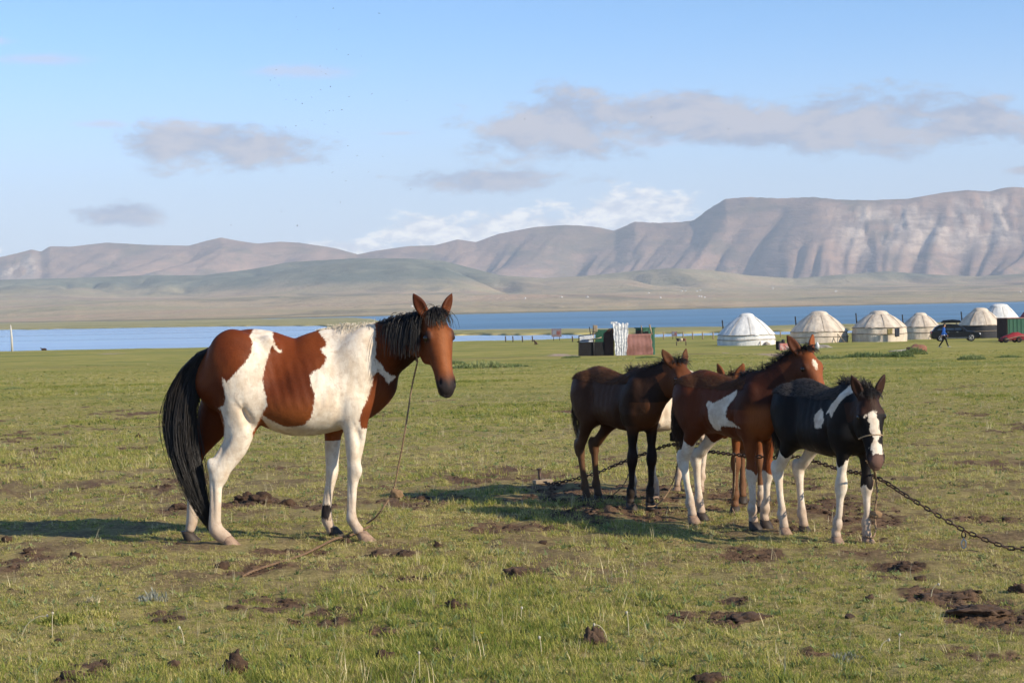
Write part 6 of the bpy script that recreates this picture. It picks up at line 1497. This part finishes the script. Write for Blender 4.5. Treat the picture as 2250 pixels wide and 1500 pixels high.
def plant_mesh(name, V, F, T, mat):
    me = bpy.data.meshes.new(name); me.from_pydata(V, [], F); me.update(); a = me.attributes.new('tint', 'FLOAT', 'POINT'); a.data.foreach_set('value', np.array(T, np.float32)); me.materials.append(mat); return me
def scatter(name, kinds, P, idx, scl, label=None, zf=1.0):
    """one 'stuff' object: instances of a few tufts on points of the ground"""
    col = bpy.data.collections.new(name + '_kinds')
    for i, me in enumerate(kinds): col.objects.link(bpy.data.objects.new('%s_kind_%02d' % (name, i), me))
    me = bpy.data.meshes.new(name); n = len(P); me.vertices.add(n); me.vertices.foreach_set('co', np.asarray(P, np.float32).ravel()); me.update()
    rot = np.zeros((n, 3), np.float32); rot[:, 2] = RNG.uniform(0, 6.283, n); rot[:, 0] = RNG.normal(0, .12, n); rot[:, 1] = RNG.normal(0, .12, n)
    me.attributes.new('rot', 'FLOAT_VECTOR', 'POINT').data.foreach_set('vector', rot.ravel()); scl = np.asarray(scl, np.float32); scl = np.stack([scl, scl, scl * zf], 1); me.attributes.new('scl', 'FLOAT_VECTOR', 'POINT').data.foreach_set('vector', scl.ravel()); me.attributes.new('idx', 'INT', 'POINT').data.foreach_set('value', np.asarray(idx, np.int32))
    o = bpy.data.objects.new(name, me); COL.objects.link(o); ng = bpy.data.node_groups.new(name, 'GeometryNodeTree')
    ng.interface.new_socket('Geometry', in_out='INPUT', socket_type='NodeSocketGeometry'); ng.interface.new_socket('Geometry', in_out='OUTPUT', socket_type='NodeSocketGeometry')
    N = ng.nodes; L = ng.links; gi = N.new('NodeGroupInput'); go = N.new('NodeGroupOutput'); ip = N.new('GeometryNodeInstanceOnPoints'); ci = N.new('GeometryNodeCollectionInfo')
    ci.inputs['Collection'].default_value = col; ci.inputs['Separate Children'].default_value = True; ci.inputs['Reset Children'].default_value = True
    def na(nm, ty): q = N.new('GeometryNodeInputNamedAttribute'); q.data_type = ty; q.inputs['Name'].default_value = nm; return q.outputs['Attribute']
    mp = N.new('GeometryNodeMeshToPoints'); L.new(gi.outputs[0], mp.inputs['Mesh']); L.new(mp.outputs[0], ip.inputs['Points']); L.new(ci.outputs[0], ip.inputs['Instance']); ip.inputs['Pick Instance'].default_value = True
    L.new(na('idx', 'INT'), ip.inputs['Instance Index']); L.new(na('rot', 'FLOAT_VECTOR'), ip.inputs['Rotation']); L.new(na('scl', 'FLOAT_VECTOR'), ip.inputs['Scale']); L.new(ip.outputs[0], go.inputs[0])
    o.modifiers.new('scatter', 'NODES').node_group = ng; tag(o, label, None, None, 'stuff'); return o
def field(y0, y1, dens, half=.325, extra=.6):
    """random points of the meadow in view between two distances, denser than dens in rows by area"""
    A = half * (y1 * y1 - y0 * y0) + 2 * extra * (y1 - y0); n = int(A * dens); y = np.sqrt(RNG.uniform(y0 * y0, y1 * y1, n)); x = RNG.uniform(-1, 1, n) * (half * y + extra); return x, y
def build_grass():
    rg = random.Random(5)
    K = [plant_mesh('grass_kind', *blades(rg, 16, .045, .014, .036, .0024, .0046, (.5, 1.25), 2, .35), GRASS_M) for _ in range(4)]
    K += [plant_mesh('grass_kind', *blades(rg, 13, .030, .025, .062, .0024, .0040, (.1, .8), 3), GRASS_M) for _ in range(3)]
    K += [plant_mesh('grass_kind', *blades(rg, 14, .050, .020, .055, .0020, .0036, (.9, 1.5), 2, .1), GRASS_M) for _ in range(2)]           # matted
    K += [plant_mesh('leaf_kind', *blades(rg, 8, .018, .025, .055, .010, .018, (.5, 1.25), 3, .6), WEED_M) for _ in range(2)]               # rosettes
    K += [plant_mesh('straw_kind', *blades(rg, 3, .020, .05, .15, .0020, .0032, (.0, .5), 3, .5), STRAW_M) for _ in range(2)]
    P, I, S = [], [], []
    for y0, y1, dens, s0 in ((5.6, 9.5, 1500, 1.0), (9.5, 14, 1150, 1.05), (14, 22, 520, 1.35), (22, 36, 190, 1.9), (36, 62, 60, 2.7), (62, 120, 16, 3.4)):
        x, y = field(y0, y1, dens); d = dirt_field(x, y) if y0 < 60 else np.zeros_like(x)
        lush = fbm(x * .45, y * .3, 3, 81); bare = fbm(x * 2.6, y * 2.2, 3, 84); clear = np.ones(len(x))
        if y0 < 20:
            for cx, cy, cr in CLOD_XY: clear = clear * ((x - cx) ** 2 + ((y - cy + .25 * cr) * .8) ** 2 > (cr * .95) ** 2)
        near = 1 - sstep(y, 8.2, 10.2)
        clear = clear * (1 - sstep(y, 70, 119)); keep = RNG.random(len(x)) < np.clip(1.0 - 1.25 * d - .62 * sstep(bare, .47, .68) * (1 - .5 * near) - .34 * sstep(y, 9.0, 10.8) * (1 - sstep(y, 15, 26)) * sstep(bare, .36, .55), 0.03, 1) * clear; x, y, d, lush, near, bare = x[keep], y[keep], d[keep], lush[keep], near[keep], bare[keep]; n = len(x)
        u = RNG.random(n); tall = .85 * sstep(lush + .06 * near + .25 * (bare - .5), .46, .80)
        i = np.where(u < .50 - .35 * tall, RNG.integers(0, 4, n), np.where(u < .80 + .05 * tall, RNG.integers(4, 7, n), np.where(u < .92, RNG.integers(7, 9, n), np.where(u < .985, RNG.integers(9, 11, n), RNG.integers(11, 13, n)))))
        i = np.where((i >= 4) & (i < 7) & (RNG.random(n) > .25 + .75 * tall), RNG.integers(0, 4, n), i)
        P.append(np.stack([x, y, gz(x, y)], 1)); I.append(i); S.append(s0 * RNG.uniform(.6, 1.25, n) * (.68 + .45 * tall))
    P = np.concatenate(P); scatter('grass', K, P, np.concatenate(I), np.concatenate(S), zf=1.0 - .62 * sstep(P[:, 1], 13, 40))
    # pale dry stalks standing above the sward
    K = [plant_mesh('stalk_kind', *blades(rg, 4, .05, .08, .22, .0028, .0045, (.0, .5), 4, .6), STRAW_M) for _ in range(4)]
    P, S = [], []
    for y0, y1, dens, s0 in ((6, 22, .8, .55), (22, 40, 1.5, .9), (40, 90, .9, 1.15)):
        x, y = field(y0, y1, dens); keep = RNG.random(len(x)) < sstep(fbm(x * .12, y * .10, 3, 83), .42, .62); x, y = x[keep], y[keep]; P.append(np.stack([x, y, gz(x, y)], 1)); S.append(s0 * RNG.uniform(.6, 1.3, len(x)))
    P = np.concatenate(P); scatter('dry_stalks', K, P, RNG.integers(0, 4, len(P)), np.concatenate(S))
build_grass()
def soil_crumbs():
    K = []
    for i in range(5):
        bm = bmesh.new(); bmesh.ops.create_icosphere(bm, subdivisions=2, radius=1.0); co = np.array([v.co[:] for v in bm.verts]); d = 1 + .9 * (fbm(co[:, 0] * 1.8 + i * 7, co[:, 1] * 1.8 + co[:, 2] * 2.1, 3, 300 + i) - .5)
        for v, k in zip(bm.verts, d): v.co = v.co * k
        for v in bm.verts: v.co.z *= .6
        me = bpy.data.meshes.new('crumb'); bm.to_mesh(me); bm.free(); me.materials.append(DUNG if i % 2 else CLODM); K.append(me)
    P, S = [], []
    for y0, y1, dens in ((6, 10.5, 900), (10.5, 16, 600), (16, 30, 90)):
        x, y = field(y0, y1, dens); d = dirt_field(x, y); k = RNG.random(len(x)) < .40 * sstep(d, .25, .7) + .003; x, y = x[k], y[k]; P.append(np.stack([x, y, gz(x, y)], 1)); S.append(np.exp(RNG.normal(-4.75, .55, len(x))))
    P = np.concatenate(P); scatter('soil_crumbs', K, P, RNG.integers(0, 5, len(P)), np.clip(np.concatenate(S), .003, .035))
soil_crumbs()
def weed(px, py, hw, hh, label, name='weed_clump', mat=WEED_M, seed=0, dens=1.0, spike=False):
    p = ground_px(px, py); s_ = p[1] / FPX; R = hw * s_; H = hh * s_; rg = random.Random(seed); n = int(260 * dens); V, F, T = [], [], []
    aa = [rg.uniform(0, 6.283) for _ in range(n)]; qq = [math.sqrt(rg.random()) for _ in range(n)]; xx = np.array([R * q * math.cos(a) for a, q in zip(aa, qq)]); yy = np.array([min(R, 1.2) * q * math.sin(a) for a, q in zip(aa, qq)])
    zz = (gz(p[0] + xx, p[1] + yy) if p[1] < 60 else gz_smooth(p[0] + xx, p[1] + yy)) - p[2]
    for x, y, q, z0 in zip(xx, yy, qq, zz):
        h = H * (1 - q * q * .75) * rg.uniform(.55, 1.1)
        v, f, t = blades(rg, 5, .03 * H + .01, h * .45, h, max(H * .07, .004), max(H * .15, .006), (.1, .75 if not spike else .4), 3, .7)
        b0 = len(V); V += [(c[0] + x, c[1] + y, c[2] + z0) for c in v]; F += [tuple(i + b0 for i in g_) for g_ in f]; T += t
    me = plant_mesh(name, V, F, T, mat); o = bpy.data.objects.new(name, me); COL.objects.link(o); o.location = [float(c) for c in p]; return tag(o, label, 'plant')
for i, a in enumerate([(1060, 808, 75, 24, 'broad green weed thicket right of the mare head'), (1130, 806, 40, 12, 'low weeds at the right end of the thicket'), (1905, 784, 55, 20, 'green weeds below the third yurt, left clump'), (1975, 784, 35, 22, 'green weeds below the third yurt, right clump'), (2010, 778, 28, 24, 'weeds beside the reddish earth heap'),
                       (2135, 790, 32, 20, 'bushy weed clump right of the walking person'), (2215, 785, 30, 10, 'low weeds at the right edge below the cart'), (1820, 788, 40, 14, 'weeds behind the bay foal ears'), (1255, 786, 22, 10, 'weeds at the foot of the black panels'), (1420, 786, 26, 8, 'grass growing at the foot of the rust pink sheet'),
                       (995, 800, 30, 16, 'weeds close beside the mare muzzle'), (30, 855, 24, 10, 'dark weeds at the left edge of the meadow')]):
    weed(*a, seed=40 + i, dens=.9)
weed(130, 1372, 45, 40, 'dark green grass tussock at lower left', 'tussock', GRASS_M, 61, .8, True)
weed(205, 1352, 60, 26, 'grass tussock beside the silvery plants', 'tussock', GRASS_M, 62, .5, True)
weed(335, 1318, 36, 40, 'silvery grey wormwood in the grass at lower left', 'wormwood', SILVER_M, 63, .10, True)
weed(1860, 1450, 46, 26, 'silvery grey wormwood in the grass at lower right', 'wormwood', SILVER_M, 64, .14, True)
weed(210, 1325, 20, 42, 'pale dry thistle stalks behind the tussock', 'dry_thistle', STRAW_M, 65, .03, True)
weed(965, 1352, 22, 18, 'broad leaved weed beside a dark clod at lower centre', 'dock_plant', WEED_M, 66, .12)
weed(1285, 1415, 8, 16, 'single broad leaf beside the pointed clod', 'dock_plant', WEED_M, 67, .02)
# bent pale flower stalks in the foreground
for i, (px, py, dx, h, lab) in enumerate([(45, 1400, 60, 45, 'bent pale flower stalk left of the tussock'), (115, 1400, 2, 52, 'upright pale flower stalk in front of the tussock'), (405, 1418, -10, 38, 'pale dry stalk in the grass at lower left centre'), (1382, 1400, -4, 52, 'tall pale dry stalk right of the pointed clod'), (1336, 1405, -30, 38, 'pale straw leaning on the pointed clod'), (1145, 1362, 2, 28, 'short pale stalk at lower centre'),
                                          (922, 1495, 0, 60, 'dandelion stalk with a seed head at the bottom edge'), (1932, 1440, 22, 24, 'curled pale straw at lower right'), (1976, 1438, 2, 40, 'upright pale straw at lower right'), (2045, 1318, 18, 28, 'pale straw beside the crumbled earth heap'), (1190, 1440, -4, 40, 'yellowing stalk in the grass at lower centre')]):
    p = ground_px(px, py); s_ = p[1] / FPX; p[2] = float(gz(p[0], p[1])); mb = MB(); mb.tube(catmull([(0, 0, -.01), (dx * s_ * .25, 0, h * s_ * .55), (dx * s_ * .65, 0, h * s_ * .92), (dx * s_, 0, h * s_ * (.95 if abs(dx) > 15 else 1.0))], 5), .0022, 5)
    root = empty('flower_stalk', p); tag(root, lab, 'stalk'); mb.build('stem', CORD if False else simple_mat('pale_stem%d' % i, (0.50, 0.44, 0.28), .8), root, smooth=True)
    mb = MB(); mb.lathe([(.001, -.006), (.006, 0), (.005, .007), (.001, .010)], 8, (dx * s_, 0, h * s_ * (.95 if abs(dx) > 15 else 1.0))); mb.build('seed_head', simple_mat('seed_head%d' % i, (0.5, 0.46, 0.36), .9), root, smooth=True)
for i, (px, py, lab) in enumerate([(238, 1312, 'yellow flower beside the silvery wormwood'), (455, 1340, 'yellow flower in the grass below the mare hind hooves'), (1060, 1412, 'yellow flower in the grass at lower centre, right'), (970, 1405, 'yellow flower in the grass at lower centre, left'), (636, 1455, 'yellow flower right of the large dung heap'), (2078, 972, 'tiny yellow flower right of the black foal head')]):
    p = ground_px(px, py); p[2] = float(gz(p[0], p[1])); mb = MB()
    for k in range(7):
        a = k * 6.283 / 7; mb.add([(0, 0, .04), (.006 * math.cos(a - .4), .006 * math.sin(a - .4), .043), (.013 * math.cos(a), .013 * math.sin(a), .046), (.006 * math.cos(a + .4), .006 * math.sin(a + .4), .043)], [(0, 1, 2, 3)])
    tag(mb.build('flower', YELLOW, None, loc=p), lab, 'flower')

# ================================================================== far shore yurts, birds
ORD = 'first second third fourth fifth sixth seventh eighth ninth tenth eleventh twelfth thirteenth fourteenth fifteenth sixteenth seventeenth eighteenth'.split()
def far_yurts():
    dg = bpy.context.evaluated_depsgraph_get(); mob = bpy.data.objects['mountains']; mb = MB(); mb.lathe([(2.6, -1.0), (2.6, 1.3), (1.8, 2.2), (.7, 3.0), (.05, 3.15)], 16); me = None
    lst = sorted([(1154, 656), (1234, 653.5), (1291, 653), (1425, 644.5), (1451, 654.5), (1498, 640), (1506, 639.5), (1531, 640.5), (1539, 638.5), (1536, 651.5), (1541, 652), (1548, 654), (1698, 634), (1835, 641), (1838, 640.5), (2242, 642), (905, 674), (912, 674)])
    for i, (px, py) in enumerate(lst):
        d = Vector(ray(px, py)).normalized(); ok, loc_, nn, _ = mob.ray_cast(Vector(CAM), d)
        if not ok: continue
        if me is None: o = mb.build('distant_yurt', FELT_WHITE, None, smooth=True); me = o.data
        else: o = bpy.data.objects.new('distant_yurt', me); COL.objects.link(o)
        o.location = loc_; tag(o, '%s from the left of the tiny white yurts across the lake' % ORD[i], 'yurt', 'yurts on the far shore')
far_yurts()
def birds():
    pts = [(732, 19), (833, 30), (651, 38), (654, 66), (745, 65), (740, 109), (765, 121), (794, 124), (703, 146), (720, 150), (706, 158), (716, 163), (607, 154), (604, 172), (594, 177), (613, 188), (726, 191), (705, 198), (685, 214), (629, 219), (650, 220), (664, 228), (767, 213), (817, 207), (943, 192), (894, 222), (716, 249), (724, 244), (732, 243), (751, 242), (685, 266), (628, 280), (650, 277), (714, 274), (742, 291), (709, 359), (731, 379), (764, 321), (785, 342), (810, 378), (841, 344), (924, 376), (902, 416), (760, 398), (748, 445), (618, 465), (653, 496), (507, 495), (1153, 262), (1431, 258), (1600, 284), (2044, 264)]
    mat = simple_mat('bird_plumage', (0.03, 0.03, 0.035), .8); me = None; rg = random.Random(3)
    for px, py in pts:
        if me is None:
            mb = MB(); mb.tube([(-.10, 0, 0), (-.04, 0, .01), (.05, 0, .01), (.11, 0, 0)], [.008, .028, .026, .006], 6)
            for s_ in (-1, 1): mb.add([(.04, s_ * .02, .01), (.05, s_ * .14, .06), (.00, s_ * .26, .03), (-.03, s_ * .13, .05), (-.03, s_ * .02, .01), (.04, s_ * .02, .0), (.05, s_ * .14, .05), (.00, s_ * .26, .025), (-.03, s_ * .13, .04), (-.03, s_ * .02, .0)], [(0, 1, 3, 4), (1, 2, 3), (9, 8, 6, 5), (8, 7, 6)])
            mb.add([(-.09, .02, 0), (-.09, -.02, 0), (-.15, -.035, 0), (-.15, .035, 0), (-.09, 0, .012)], [(0, 1, 2, 3), (0, 4, 1), (3, 2, 4)])
            o = mb.build('bird', mat, None); me = o.data
        else: o = bpy.data.objects.new('bird', me); COL.objects.link(o)
        D = rg.uniform(260, 420); o.location = [float(c) for c in at(px, py, D)]; o.rotation_euler = (rg.uniform(-.5, .5), rg.uniform(-.3, .3), rg.uniform(0, 6.28)); tag(o, 'tiny dark bird of the flock high over the mare', 'bird', 'flock of birds in the sky')
birds()
